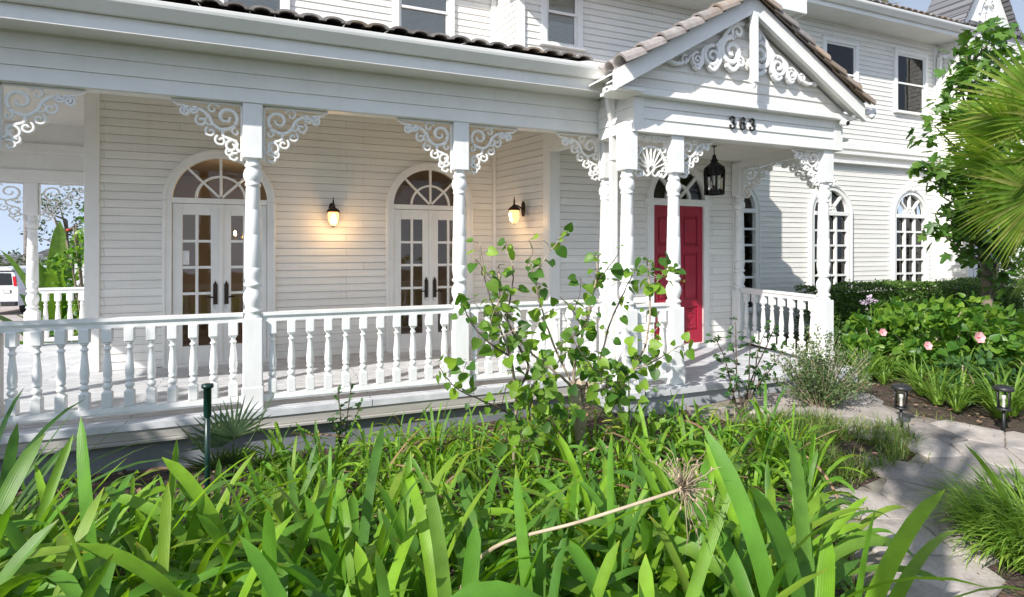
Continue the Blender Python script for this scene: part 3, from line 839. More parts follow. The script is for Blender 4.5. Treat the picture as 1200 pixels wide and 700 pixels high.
def scroll_set(mb, s, y0, y1):
    """carved running scrolls that shrink towards one eave"""
    def X(x): return GX-.08*0+s*x
    seq = [(.20, 3.90, .155), (.46, 3.815, .115), (.66, 3.755, .075), (.82, 3.735, .04)]
    for i, (dx, zc, r) in enumerate(seq):
        if i < 3:
            mb.stroke([(X(p[0]), p[1]) for p in spiral(dx, zc, r, r*.18, 100, -470, 34)], [r*.34]*20+[r*.26]*15, y0, y1)
            mb.lathe([(.001, -.01), (r*.2, 0), (.001, .01)], (X(dx), (y0+y1)/2, zc), 8)
        else:
            mb.stroke([(X(p[0]), p[1]) for p in spiral(dx, zc, r*1.2, .01, 120, -260, 16)], .022, y0, y1)
        if i < 3:
            nx, nz, nr = seq[i+1]
            mb.stroke([(X(p[0]), p[1]) for p in cr([(dx+r*.3, zc+r*.95), (dx+r*1.15, zc+r*.35), (nx-nr*.9, nz-nr*.3), (nx-nr*.1, nz-nr*1.0)], 5)], r*.3, y0+.002, y1-.002)
            mb.stroke([(X(p[0]), p[1]) for p in cr([(dx-r*.7, zc-r*.7), (dx-r*.15, zc-r*1.25), (dx+r*.5, zc-r*.9)], 5)], [r*.12]+[r*.3]*9+[r*.1], y0+.001, y1-.001)
    mb.stroke([(X(p[0]), p[1]) for p in spiral(.12, 4.12, .085, .018, -60, 380, 24)], .035, y0, y1)
    mb.stroke([(X(p[0]), p[1]) for p in cr([(.03, 4.22), (.15, 4.20), (.27, 4.09), (.34, 3.98), (.42, 3.93)], 5)], .04, y0+.003, y1-.003)
    mb.stroke([(X(p[0]), p[1]) for p in spiral(.09, 3.80, .06, .014, 90, 480, 20)], .026, y0, y1)
    mb.stroke([(X(p[0]), p[1]) for p in cr([(.84, 3.70), (.93, 3.68), (1.0, 3.70), (1.05, 3.675)], 5)], [.035]*10+[.03,.025,.02,.015,.01,.008], y0, y1)
for s in (-1, 1):
    mb = MB(); scroll_set(mb, s, 4.665, 4.71); mb.build('gable_scrollwork', M['post'], house)
mb = MB()
mb.bbox((GX-.032, 4.535, 3.56), (GX+.032, 4.605, 4.30), .006); mb.lathe([(.001, -.06), (.018, -.045), (.022, -.02), (.03, 0)], (GX, 4.57, 3.56), 10)
mb.build('finial', M['post'], house)

def half_tile(mb, p, q, r0, r1, up, th=.016, n=8, flat=1.):
    """one barrel tile from p (upper) to q (lower end), with thickness and open ends"""
    p = Vector(p); q = Vector(q); d = (q-p).normalized(); up = Vector(up); sd = d.cross(up).normalized(); up = sd.cross(d).normalized()
    vs = []; fs = []
    for c, r in ((p, r0), (q, r1)):
        for rr in (r, r-th):
            for k in range(n+1):
                a = PI*k/n
                vs.append(c+sd*(rr*math.cos(a))+up*(rr*math.sin(a)*flat))
    m = n+1
    for k in range(n):
        fs += [(k, k+1, 2*m+k+1, 2*m+k), (m+k+1, m+k, 3*m+k, 3*m+k+1), (2*m+k, 2*m+k+1, 3*m+k+1, 3*m+k), (k+1, k, m+k, m+k+1)]
    fs += [(0, 2*m, 3*m, m), (n, m+n, 3*m+n, 2*m+n)]
    mb.add(vs, fs, False)

def barrel_roof(mb, x0, x1, y0, z0, length, slope, per=.185, rows=6, jit=.006):
    """cap tiles and pans laid up a slope rising along +y"""
    c, s_ = math.cos(slope), math.sin(slope)
    n = int((x1-x0)/per)
    for i in range(n):
        x = x0+per*(i+.5)
        for j in range(rows):
            a = length*j/rows-.03; b = length*(j+1)/rows+.02
            jx = rnd.uniform(-jit, jit); jz = rnd.uniform(-jit, jit)*.6
            lo = (x+jx, y0+a*c, z0+a*s_+.012+jz); hi = (x+jx, y0+b*c, z0+b*s_+jz)
            half_tile(mb, hi, lo, per*.43, per*.52, (0, -s_, c), .034, 8, .44)
mb = MB()
barrel_roof(mb, -4.8, 3.12, 5.01, 3.705, 3.0, math.atan(.27), .185, 5)
mb.build('porch_roof', M['tile'], house)
mb = MB()                                             # roof deck under the tiles, coloured near-black for the shade in their gaps
mb.prism([(-4.8, 5.06, 3.66), (-4.8, 8.0, 3.66+.27*2.94), (-4.8, 8.0, 3.70+.27*2.94), (-4.8, 5.06, 3.695)], (7.95, 0, 0))
mb.build('roof_deck', M['dark'], house)

# portico roof: two tiled slopes, rake tiles along the front edge
mb = MB()
sl = math.atan((GH-GB)/GA); cs, sn = math.cos(sl), math.sin(sl)
Lr = GA/cs+.03
for s in (-1, 1):
    y = 4.62; Ls = Lr-(.16 if s < 0 else 0)
    while y < 7.15:
        for j in range(6):
            a = Ls*j/6; b = Ls*(j+1)/6+.04
            up = Vector((s*sn, 0, cs))
            p = Vector((GX+s*a*cs, y, GH+.15-a*sn)); q = Vector((GX+s*b*cs, y, GH+.162-b*sn))
            half_tile(mb, p, q, .075, .085, up, .014, 5)
        y += .19
mb.build('portico_roof', M['tile'], house)
mb = MB()
for s in (-1, 1):
    n = 7
    for j in range(n):
        Ls = Lr-(.13 if s < 0 else 0); a = Ls*j/n-.02; b = Ls*(j+1)/n+.045
        up = Vector((s*sn, 0, cs))
        off = .115+.012
        p = Vector((GX+s*a*cs, 4.585, GH+off-a*sn+rnd.uniform(-.006, .006))); q = Vector((GX+s*b*cs, 4.585+rnd.uniform(-.01, .01), GH+off+.022-b*sn))
        half_tile(mb, p, q, .088, .112, up, .022, 8)
mb.build('rake_tiles', M['tile'], house)
mb = MB()
for s in (-1, 1):
    p = (GX+s*(GA+.0), GB+.0); q = (GX, GH)
    mb.prism([(p[0], 4.612, p[1]+.10), (q[0], 4.612, q[1]+.10), (q[0], 4.612, q[1]+.118), (p[0], 4.612, p[1]+.118)], (0, 2.5, 0))
mb.build('roof_deck', M['trim'], house)

# --- wing eaves --------------------------------------------------------
mb = MB(); mb.box((7.35, 7.33, 6.24), (13.7, 7.9, 6.26)); mb.build('soffit', M['trim'], house)
mb = MB(); mb.box((7.35, 7.31, 6.20), (13.7, 7.33, 6.40)); mb.build('fascia', M['trim'], house)
mb = MB(); mb.prism([(7.35, y+2.21, z+2.73) for y, z in gprof], (6.4, 0, 0)); mb.build('gutter', M['trim'], house)
mb = MB(); barrel_roof(mb, 7.35, 13.3, 7.24, 6.43, 3.2, math.atan(.3), .185, 4); mb.build('wing_roof', M['tile'], house)
mb = MB(); mb.prism([(7.35, 7.3, 6.40), (7.35, 10.6, 7.39), (7.35, 10.6, 7.42), (7.35, 7.3, 6.43)], (6.3, 0, 0)); mb.build('roof_deck', M['dark'], house)  # deck coloured near-black too, painting the shade below the wing tiles
mb = MB()
P = cr([(13.62, 7.26, 6.3), (13.6, 7.28, 6.15), (13.35, 7.7, 5.95), (13.26, 7.80, 5.8), (13.26, 7.80, 3.95), (13.26, 7.72, 3.75), (13.26, 7.72, 3.45), (13.26, 7.80, 3.25), (13.26, 7.80, .2)], 4)
for a, b in zip(P[:-1], P[1:]): mb.beam(a, b, .085, .065, up=(0, 1, .001))
mb.build('downspout', M['trim'], house)
# eave of the entry block's upper storey
mb = MB(); mb.box((2.7, 6.62, 5.60), (7.82, 7.25, 5.63)); mb.bbox((2.7, 6.585, 5.56), (7.86, 6.62, 5.82), .006); mb.bbox((7.82, 6.62, 5.56), (7.86, 7.9, 5.82), .006)
mb.box((2.7, 6.62, 5.82), (7.82, 9, 5.85))
mb.build('upper_eave', M['trim'], house)
mb = MB(); mb.box((-4.6, 7.25, 6.4), (3.2, 7.9, 6.44)); mb.bbox((-4.6, 7.2, 6.36), (3.2, 7.25, 6.6), .006); mb.build('upper_eave', M['trim'], house)

# small steep gable with slate roof at the right end
gx, gb, gt, gw, gyy = 14.0, 6.46, 7.95, .96, 7.3
mb = MB(); mb.prism([(gx-gw, gyy, gb), (gx+gw, gyy, gb), (gx, gyy, gt)], (0, .06, 0)); mb.box((13.36, 7.32, 6.4), (18.5, 7.4, 6.5))
mb.build('gable_wall', M['trim'], house)
mb = MB()
for s in (-1, 1):
    mb.stroke([(gx+s*p[0], p[1]) for p in spiral(.13, 6.72, .11, .02, 90, 540, 24)], .035, gyy-.05, gyy-.003)
    mb.stroke([(gx+s*p[0], p[1]) for p in spiral(.12, 7.05, .085, .02, -90, -500, 24)], .03, gyy-.05, gyy-.003)
    mb.stroke([(gx+s*p[0], p[1]) for p in cr([(.02, 6.6), (.16, 6.58), (.34, 6.62), (.42, 6.56)], 5)], .035, gyy-.048, gyy-.002)
    mb.stroke([(gx+s*p[0], p[1]) for p in cr([(.30, 6.78), (.24, 6.95), (.08, 7.2), (.0, 7.42)], 5)], .03, gyy-.047, gyy-.001)
mb.build('gable_scrollwork', M['trim'], house)
mb = MB()
for s in (-1, 1):
    e = (gx+s*(gw+.03), gb-.03); t = (gx, gt+.03)
    mb.prism([(e[0], gyy-.12, e[1]), (t[0], gyy-.12, t[1]), (t[0], gyy-.12, t[1]+.12), (e[0]+s*.05, gyy-.12, e[1]+.0)], (0, .95, 0))
mb.build('slate_roof', M['slate'], house)
mb = MB(); mb.prism([(13.36, 7.2, 6.46), (18.6, 7.2, 6.46), (18.6, 10.8, 8.2), (13.9, 10.8, 8.2)], (0, 0, .08)); mb.build('slate_roof', M['slate'], house)

# --- posts ------------------------------------------------------------
def post_mesh():
    mb = MB(); h = .08
    mb.bbox((-h, -h, 2.60), (h, h, 3.083), .008)
    mb.bbox((-h, -h, FLZ), (h, h, 1.20), .008); mb.bbox((-h-.008, -h-.008, FLZ), (h+.008, h+.008, FLZ+.2), .008)
    mb.lathe([(.078, 1.196), (.07, 1.225), (.058, 1.235), (.078, 1.25), (.08, 1.262), (.07, 1.275), (.058, 1.285), (.062, 1.30), (.076, 1.34), (.082, 1.38), (.076, 1.415), (.06, 1.445), (.052, 1.465), (.066, 1.475), (.076, 1.487), (.076, 1.50), (.066, 1.512),
              (.06, 1.52), (.068, 1.55), (.0735, 1.60), (.074, 1.64), (.073, 1.6405), (.0705, 1.645), (.073, 1.65), (.071, 1.80), (.068, 1.93), (.0655, 1.935), (.0675, 1.94), (.063, 2.15), (.0605, 2.155), (.0625, 2.16), (.058, 2.345), (.056, 2.36), (.064, 2.365), (.0665, 2.378), (.064, 2.39), (.056, 2.395),
              (.066, 2.41), (.078, 2.44), (.0795, 2.465), (.072, 2.50), (.056, 2.525), (.066, 2.532), (.069, 2.545), (.062, 2.56), (.054, 2.575), (.06, 2.59), (.07, 2.603)], (0, 0, 0), 20, True, False)
    return mb.mesh('porch_post', M['post'])
PM = post_mesh()
for x, y in ((-4.40, 5.555), (-2.015, 5.555), (-.165, 5.555), (1.745, 5.555), (3.475, 5.555), (3.305, 4.885), (3.885, 4.885), (6.10, 4.885), (6.40, 6.53)):
    put(PM, 'porch_post', house, (x, y, 0))
for x in (-3.22, -4.45):
    put(PM, 'porch_post', house, (x, 10.32, -.29))

# --- railings -----------------------------------------------------------
def bal_mesh():
    mb = MB(); z0, z1 = .52, 1.165
    H = z1-z0; b = .036
    mb.bbox((-b, -b, z1-.115), (b, b, z1), .006); mb.bbox((-b, -b, z0), (b, b, z0+.125), .006)
    pr = [(.033, .125), (.025, .137), (.019, .145), (.027, .152), (.033, .168), (.031, .182), (.021, .195), (.019, .203), (.0285, .209), (.030, .219), (.0285, .228), (.026, .235), (.031, .26), (.031, .30), (.026, .36), (.021, .42), (.018, .46), (.0205, .466), (.027, .473), (.027, .480), (.020, .487), (.016, .497), (.017, .506), (.021, .515), (.027, .519), (.027, .525), (.021, .529), (.028, .532)]
    mb.lathe([(r*1.06, z0+z) for r, z in pr], (0, 0, 0), 14, True, False)
    return mb.mesh('baluster', M['post'])
BM = bal_mesh()
def railing(p, q, n, z=0., sp=None):
    p = Vector((*p, 0)); q = Vector((*q, 0))
    mb = MB()
    a = p+Vector((0, 0, z)); b = q+Vector((0, 0, z))
    Z = lambda k: Vector((0, 0, k))
    mb.beam(a+Z(1.232), b+Z(1.232), .085, .028); mb.beam(a+Z(1.2105), b+Z(1.2105), .064, .014); mb.beam(a+Z(1.184), b+Z(1.184), .05, .038)
    rl = mb.build('railing', M['post'], house)
    mb = MB(); mb.beam(a+Z(.497), b+Z(.497), .075, .045); mb.beam(a+Z(.467), b+Z(.467), .055, .018); mb.build('bottom_rail', M['post'], rl)
    d = q-p; ang = math.atan2(d.y, d.x)
    for k in range(n):
        put(BM, 'baluster', rl, p+d*((k+.5)/n)+Vector((0, 0, z)), ang)
# sub-parts hang from the railing part, which sits at the house's origin
railing((-4.32, 5.555), (-2.095, 5.555), 14)
railing((-1.935, 5.555), (-.245, 5.555), 11)
railing((-.085, 5.555), (1.665, 5.555), 11)
railing((1.825, 5.555), (3.395, 5.555), 10)
railing((3.385, 4.885), (3.805, 4.885), 3)
railing((6.115, 4.97), (6.385, 6.45), 8)
railing((-3.14, 10.32), (-1.97, 10.32), 8)

# --- fretwork -------------------------------------------------------------
def bracket(sgn, a=.55, b=.5, fine=False):
    mb = MB(); X = lambda pts: [(sgn*p[0], p[1]) for p in pts]
    y0, y1 = -.02, .012
    k = a/.55; kb = b/.5
    S = lambda pts: X([(p[0]*k, p[1]*kb) for p in pts])
    w = .024 if not fine else .018
    mb.stroke(X([(0, -.009), (a, -.009)]), .018, y0+.004, y1-.004); mb.stroke(X([(.009, 0), (.009, -b)]), .018, y0+.004, y1-.004)
    mb.stroke(S(spiral(.125, -.125, .088, .02, 225, -190, 30)), [w*1.15]*18+[w*.85]*13, y0, y1)
    mb.stroke(S(cr([(.06, -.20), (.16, -.235), (.235, -.19), (.265, -.125), (.33, -.075), (.40, -.085), (.44, -.055), (.50, -.045), (.548, -.012)], 5)), [w*1.1]*30+[w*.9, w*.85, w*.8, w*.75, w*.7, w*.65, w*.6, w*.5, w*.45, w*.4, w*.3], y0, y1)
    mb.stroke(S(cr([(.16, -.235), (.15, -.29), (.09, -.315), (.045, -.345), (.05, -.39), (.02, -.42)], 5)), w, y0+.002, y1-.002)
    mb.stroke(S(spiral(.085, -.375, .058, .014, 130, -260, 22)), w*.85, y0, y1)
    mb.stroke(S(cr([(.04, -.43), (.09, -.445), (.10, -.475), (.065, -.495), (.04, -.47)], 5)), w*.8, y0, y1)
    mb.stroke(S(spiral(.375, -.075, .045, .012, 30, -330, 20)), w*.8, y0, y1)
    mb.stroke(S(spiral(.235, -.06, .05, .012, 160, -200, 20)), w*.7, y0+.002, y1-.002)
    mb.stroke(S(spiral(.055, -.245, .036, .010, 90, -240, 18)), w*.7, y0+.002, y1-.002)
    mb.stroke(S(cr([(.27, -.13), (.295, -.165), (.27, -.20), (.235, -.195)], 5)), w*.7, y0+.001, y1-.001)
    mb.stroke(S(cr([(.44, -.055), (.455, -.095), (.43, -.115)], 5)), w*.6, y0+.001, y1-.001)
    if True:
        for t in ((.17, -.33, .05), (.32, -.17, .05), (.44, -.1, .04), (.1, -.43, .035), (.25, -.26, .045)):
            mb.stroke(S(spiral(t[0], t[1], t[2], .01, 60, -340, 18)), w*.8, y0+.001, y1-.001)
    return mb.mesh('bracket', M['trim'])
BL, BR = bracket(-1), bracket(1)
BLs, BRs = bracket(-1, .44, .42), bracket(1, .44, .42)
BLf, BRf = bracket(-1, .75, .55, True), bracket(1, .75, .55, True)
for x in (-2.015, -.165, 1.745): put(BR, 'bracket', house, (x+.082, 5.55, 3.078))
for x in (-.165, 1.745, 3.475): put(BL, 'bracket', house, (x-.082, 5.55, 3.078))
put(BL, 'bracket', house, (-2.015-.082, 5.55, 3.078))
put(BRs, 'bracket', house, (3.967, 4.885, 2.984)); put(BLs, 'bracket', house, (6.018, 4.885, 2.984))
sa = math.atan2(1.645, .3)
BLx, BRx = bracket(-1, .74, .44), bracket(1, .74, .44)
put(BRx, 'bracket', house, (6.113, 4.968, 2.998), sa); put(BLx, 'bracket', house, (6.388, 6.448, 2.998), sa)
put(BRf, 'bracket', house, (-3.138, 10.30, 2.768)); put(BLf, 'bracket', house, (-3.302, 10.30, 2.768))
# fan spandrel between the two left portico posts
mb = MB(); cx = 3.595; zt, zb = 2.982, 2.58; y0, y1 = 4.868, 4.90
mb.stroke([(3.385, zt-.01), (3.805, zt-.01)], .02, y0, y1)
for k in range(9):
    a = R(18+144*k/8)
    mb.stroke([(cx+.04*math.cos(a), 2.63+.04*math.sin(a)), (cx+.19*math.cos(a), 2.63+.23*math.sin(a))], .013, y0+.003, y1-.003)
    mb.lathe([(.001, -.012), (.013, 0), (.001, .012)], (cx+.15*math.cos(a), 4.884, 2.63+.18*math.sin(a)), 6)
arc = [(cx+.195*math.cos(R(t)), 2.63+.235*math.sin(R(t))) for t in range(-10, 191, 8)]
mb.stroke(arc, .018, y0, y1)
for s in (-1, 1):
    for (dx, zz, r, a0, a1) in ((.15, 2.94, .045, 200, -160), (.155, 2.845, .045, 160, 520), (.165, 2.64, .04, 90, -300), (.12, 2.58, .04, 60, 420), (.05, 2.93, .04, -20, 340), (.18, 2.74, .03, 0, 350)):
        mb.stroke([(cx+s*p[0], p[1]) for p in spiral(dx, zz, r, .01, a0, a1, 20)], .015, y0+.001, y1-.001)
    mb.stroke([(cx+s*p[0], p[1]) for p in cr([(0, 2.6), (.05, 2.56), (.1, 2.59), (.15, 2.55), (.2, 2.6)], 4)], .018, y0+.002, y1-.002)
mb.stroke(spiral(cx, 2.63, .045, .03, 0, 360, 16), .02, y0, y1)
mb.build('fan_spandrel', M['trim'], house)

# --- house number -----------------------------------------------------------
def digit(mb, ch, x, z, h=.125):
    w = h*.62
    if ch == '3':
        pts = [(.08, .80), (.18, .95), (.45, 1.0), (.78, .90), (.80, .70), (.62, .57), (.36, .53)]
        p2 = [(.36, .53), (.66, .50), (.88, .32), (.80, .10), (.48, .0), (.16, .05), (.05, .22)]
        for q in (pts, p2):
            c = cr(q, 5); n = len(c)
            mb.stroke([(x+a*w, z+b*h) for a, b in c], [h*(.06+.085*math.sin(PI*min(1, max(0, i/(n-1)))) ) for i in range(n)], 4.764, 4.782)
        for q in ((.12, .80), (.10, .22)): mb.stroke(spiral(x+q[0]*w, z+q[1]*h, h*.05, h*.045, 0, 360, 10), h*.09, 4.764, 4.782)
    else:
        c = cr([(.90, .86), (.68, 1.0), (.38, .94), (.14, .66), (.08, .34), (.22, .07), (.50, 0), (.80, .10), (.90, .32), (.76, .55), (.48, .60), (.20, .48)], 5); n = len(c)
        mb.stroke([(x+a*w, z+b*h) for a, b in c], [h*(.07+.09*abs(math.sin(PI*(i/(n-1))*2.2))) for i in range(n)], 4.764, 4.782)
        mb.stroke(spiral(x+.84*w, z+.84*h, h*.05, h*.045, 0, 360, 10), h*.09, 4.764, 4.782)
for ch, x in (('3', 4.545), ('6', 4.685), ('3', 4.825)):
    mb = MB(); digit(mb, ch, x, 3.115); mb.build('house_number', M['iron'], house)

# ------------------------------------------------------------------ lamps and small things on the house
def wall_lantern(loc, rotz, label):
    t = thing('wall_lantern', label, 'wall lamp', loc, rotz, 'lit wall lanterns on the porch')
    mb = MB()
    mb.lathe([(.001, -.10), (.03, -.09), (.045, -.03), (.045, .05), (.03, .10), (.001, .115)], (0, 0, 0), 12)
    mb.v = [(p[0], p[1]*.35, p[2]) for p in mb.v]
    mb.build('backplate', M['bronze'], t, True)
    mb = MB(); mb.tube(cr([(0, -.01, .0), (0, -.06, .03), (0, -.12, .05), (0, -.15, .035), (0, -.15, .01)], 5), .011, 8)
    mb.lathe([(.012, 0), (.012, .06), (.007, .09), (.001, .13)], (0, -.15, .05), 8)
    mb.build('arm', M['bronze'], t, True)
    mb = MB(); mb.lathe([(.085, -.05), (.084, -.04), (.07, -.02), (.05, -.004), (.03, .01), (.018, .03), (.001, .035)], (0, -.15, .03), 16); mb.build('cap', M['bronze'], t, True)
    mb = MB(); mb.lathe([(.062, 0), (.068, -.03), (.069, -.06), (.064, -.10), (.052, -.14), (.034, -.165), (.015, -.175), (.001, -.176)], (0, -.15, -.02), 20)
    mb.build('lamp_shade', M['amber'], t, True)
    mb = MB(); mb.lathe([(.001, -.19), (.012, -.185), (.016, -.174), (.001, -.17)], (0, -.15, -.02), 8); mb.build('bottom_knob', M['bronze'], t, True)
    mb = MB(); mb.lathe([(.001, 0), (.014, .008), (.022, .028), (.022, .042), (.001, .066)], (0, -.2145, -.110), 10)
    mb.v = [(p[0], -.2185+(p[1]+.2145)*.15, p[2]) for p in mb.v]
    mb.build('bulb_glow', M['bulb'], t, True)
    return t
wall_lantern((.72, 7.882, 2.31), 0, 'lit amber wall lantern between the two arched French doors')
wall_lantern((3.135, 7.10, 2.35), math.atan2(1.27, -.28)-PI, 'lit amber wall lantern on the short side wall left of the front entry')
for nm, p in (('wall_lantern_light', (.72, 7.65, 2.15)), ('wall_lantern_light', (2.92, 7.07, 2.2))):
    ld = bpy.data.lights.new(nm, 'POINT'); ld.energy = 4.5; ld.color = (1, .6, .25); ld.shadow_soft_size = .05
    lo = bpy.data.objects.new(nm, ld); COL.objects.link(lo); lo.location = p

t = thing('hanging_lantern', 'black iron hexagonal lantern hanging on a chain under the portico ceiling', 'lantern', (5.17, 5.7, 3.12))
mb = MB()
for k in range(6):
    a = 2*PI*k/6; 
    mb.tube([(.115*math.cos(a), .115*math.sin(a), -.58), (.125*math.cos(a), .125*math.sin(a), -.30)], .014, 5)
    b = 2*PI*(k+1)/6
    A_ = Vector((.12*math.cos(a), .12*math.sin(a), 0)); B_ = Vector((.12*math.cos(b), .12*math.sin(b), 0))
    for q in range(5):
        p = A_.lerp(B_, q/4); s = .02 if q % 2 else .035
        mb.beam(p+Vector((0,0,-.62)), p+Vector((0,0,-.585+s)), .028, .012, up=(p.x, p.y, 0)); mb.beam(p+Vector((0,0,-.345-s)), p+Vector((0,0,-.27)), .028, .012, up=(p.x, p.y, 0))
    for z in (-.585, -.30): mb.beam(A_+Vector((0,0,z)), B_+Vector((0,0,z)), .012, .03)
mb.build('frame', M['iron'], t, True)
mb = MB(); mb.lathe([(.135, -.285), (.12, -.27), (.06, -.22), (.04, -.2), (.055, -.19), (.035, -.17), (.02, -.14), (.03, -.13), (.001, -.10)], (0, 0, 0), 6, False); mb.build('cap', M['iron'], t, True)
mb = MB(); mb.lathe([(.10, -.58), (.108, -.44), (.108, -.30)], (0, 0, 0), 6, False, False); mb.build('glass_panels', M['clear'], t, True)
mb = MB(); mb.tube([(0, 0, -.585), (0, 0, -.5)], .014, 8); mb.lathe([(.001, -.605), (.05, -.6), (.11, -.587), (.001, -.582)], (0,0,0), 6, False); mb.build('candle', M['iron'], t, True)
mb = MB()
for k in range(5):
    z = -.11+.025*k; r = [(.009*math.cos(q*PI/4), .016*math.sin(q*PI/4)) for q in range(9)]
    mb.tube([((c if k % 2 else 0), (0 if k % 2 else c), z+s) for c, s in r], .003, 4)
mb.lathe([(.03, -.012), (.03, -.001), (.012, 0)], (0, 0, .003), 10); mb.build('chain', M['iron'], t, True)

t = thing('chandelier', 'small brass chandelier with lit candle bulbs seen through the left French doors', 'chandelier', (-.38, 8.9, 3.2))
mb = MB(); mb.tube([(0, 0, 0), (0, 0, -1.25)], .008, 6); mb.lathe([(.001, -1.32), (.03, -1.29), (.05, -1.24), (.02, -1.2), (.012, -1.1)], (0,0,0), 10)
for k in range(5):
    a = 2*PI*k/5; mb.tube(cr([(.02*math.cos(a), .02*math.sin(a), -1.25), (.08*math.cos(a), .08*math.sin(a), -1.30), (.14*math.cos(a), .14*math.sin(a), -1.26), (.14*math.cos(a), .14*math.sin(a), -1.2)], 4), .006, 6)
mb.build('arms', M['brass'], t, True)
for k in range(5):
    mb = MB(); a = 2*PI*k/5; mb.lathe([(.008, 0), (.014, .02), (.012, .045), (.001, .075)], (.14*math.cos(a), .14*math.sin(a), -1.2), 8)
    mb.build('bulb', M['bulb'], t, True)
ld = bpy.data.lights.new('chandelier_light', 'POINT'); ld.energy = 14; ld.color = (1, .72, .42); ld.shadow_soft_size = .15
lo = bpy.data.objects.new('chandelier_light', ld); COL.objects.link(lo); lo.location = (-.1, 9.6, 2.6)

t = thing('security_camera', 'small white security camera under the right end of the portico gable', 'camera', (6.20, 4.70, 3.335))
mb = MB(); mb.lathe([(.03, -.02), (.034, 0)], (0, 0, 0), 12); mb.tube([(0, 0, -.01), (0, -.03, -.035)], .012, 8); mb.build('bracket', M['paper'], t, True)
mb = MB(); mb.tube([(-.01, .02, -.04), (-.02, -.07, -.055)], [.03, .032], 12); mb.build('body', M['paper'], t, True)
mb = MB(); mb.tube([(-.02, -.07, -.055), (-.0205, -.075, -.056)], .026, 12); mb.build('lens', M['black'], t, True)
t = thing('flood_light', 'small white twin flood light at the right eave tip of the portico', 'lamp', (6.50, 4.62, 3.42))
mb = MB(); mb.bbox((-.04, -.02, -.02), (.03, .03, .05), .006); mb.build('mount', M['paper'], t, True)
for dx, dz in ((.04, -.05), (.07, .02)):
    mb = MB(); mb.tube([(0, 0, 0), (dx*.6, -.02, dz*.5), (dx, -.05, dz)], [.012, .028, .036], 10); mb.build('lamp_head', M['paper'], t, True)

# ------------------------------------------------------------------ plants: building blocks
def blade(mb, base, az, pitch, L, W, droop, seg=7, fold=.22, twist=0., tip=.45, basew=.6, pw=1.6, r=rnd):
    """strap leaf: arching, folded along its midrib"""
    p = Vector(base); vs = []; n = seg
    H = Vector((math.cos(az), math.sin(az), 0)); side0 = Vector((-math.sin(az), math.cos(az), 0))
    bend = r.uniform(-.25, .25)
    for i in range(n+1):
        t = i/n
        pt = pitch-droop*t**pw
        tg = H*math.cos(pt)+Vector((0,0,1))*math.sin(pt)
        up = -H*math.sin(pt)+Vector((0,0,1))*math.cos(pt)
        a = twist*t; sd = side0*math.cos(a)+up*math.sin(a); nn = up*math.cos(a)-side0*math.sin(a)
        w = W*(basew+(1-basew)*min(1, t/.35))
        if t > 1-tip: w *= math.sqrt(max(0, 1-((t-(1-tip))/tip)**2.2))
        w = max(w, W*.03)
        q = p+side0*(bend*L*.3*t*t)
        vs += [q+sd*(w/2)+nn*(fold*w/2), q, q-sd*(w/2)+nn*(fold*w/2)]
        p = p+tg*(L/n)
    fs = []; uv = []
    for i in range(n):
        for k in (0, 1):
            fs.append((i*3+k, i*3+k+1, i*3+k+4, i*3+k+3))
            uv.append([(k*.5, i/n), (k*.5+.5, i/n), (k*.5+.5, (i+1)/n), (k*.5, (i+1)/n)])
    mb.add(vs, fs, True, uv)

def leaf(mb, p, d, nrm, L, W, kind='ovate', curl=.25):
    p = Vector(p); d = Vector(d).normalized(); nrm = Vector(nrm)
    sd = d.cross(nrm)
    if sd.length < .05: sd = d.cross(Vector((.3, .5, .8)))
    sd.normalize(); nn = sd.cross(d)
    if kind == 'simple':
        mb.add([p, p+d*L*.45+sd*W/2+nn*W*.12, p+d*L-nn*curl*L*.3, p+d*L*.45-sd*W/2+nn*W*.12, p+d*L*.5], [(0,4,1), (4,2,1), (0,3,4), (4,3,2)], True)
        return
    if kind == 'fig':
        out = []
        for a, rr in ((-150, .28), (-118, .62), (-95, .40), (-62, .86), (-40, .50), (-12, .95), (0, 1.05), (12, .95), (40, .50), (62, .86), (95, .40), (118, .62), (150, .28)):
            rad = R(a); q = p+d*L*.3+d*(math.cos(rad)*rr*L*.6)+sd*(math.sin(rad)*rr*W*.62)+nn*(abs(math.sin(rad))*W*.10-rr*rr*curl*L*.15)
            out.append(q)
        c = p+d*L*.3
        mb.add([c]+out, [(0, i, i+1) for i in range(1, len(out))]+[(0, len(out), 1)], True)
        return
    rows = {'ovate': [(0, .03), (.18, .62), (.42, 1), (.72, .68), (1, .03)], 'heart': [(-.10, .55), (.08, .95), (.34, 1), (.68, .66), (1, .03)], 'round': [(0, .1), (.2, .8), (.5, 1), (.8, .75), (1, .15)]}[kind]
    vs = []
    for t, w in rows:
        c = p+d*(L*t)-nn*(curl*L*t*t*.5)
        vs += [c+sd*(W*w/2)+nn*(.14*W*w), c-d*(L*.0)+(d*(.08*L) if (kind == 'heart' and t < 0) else Vector()), c-sd*(W*w/2)+nn*(.14*W*w)]
    fs = []
    for i in range(len(rows)-1):
        for k in (0, 1): fs.append((i*3+k, i*3+k+1, i*3+k+4, i*3+k+3))
    mb.add(vs, fs, True)

def rdir(r, up=0.):
    while True:
        v = Vector((r.uniform(-1, 1), r.uniform(-1, 1), r.uniform(-1, 1)))
        if .05 < v.length < 1: break
    v.normalize(); v.z += up
    return v.normalized()

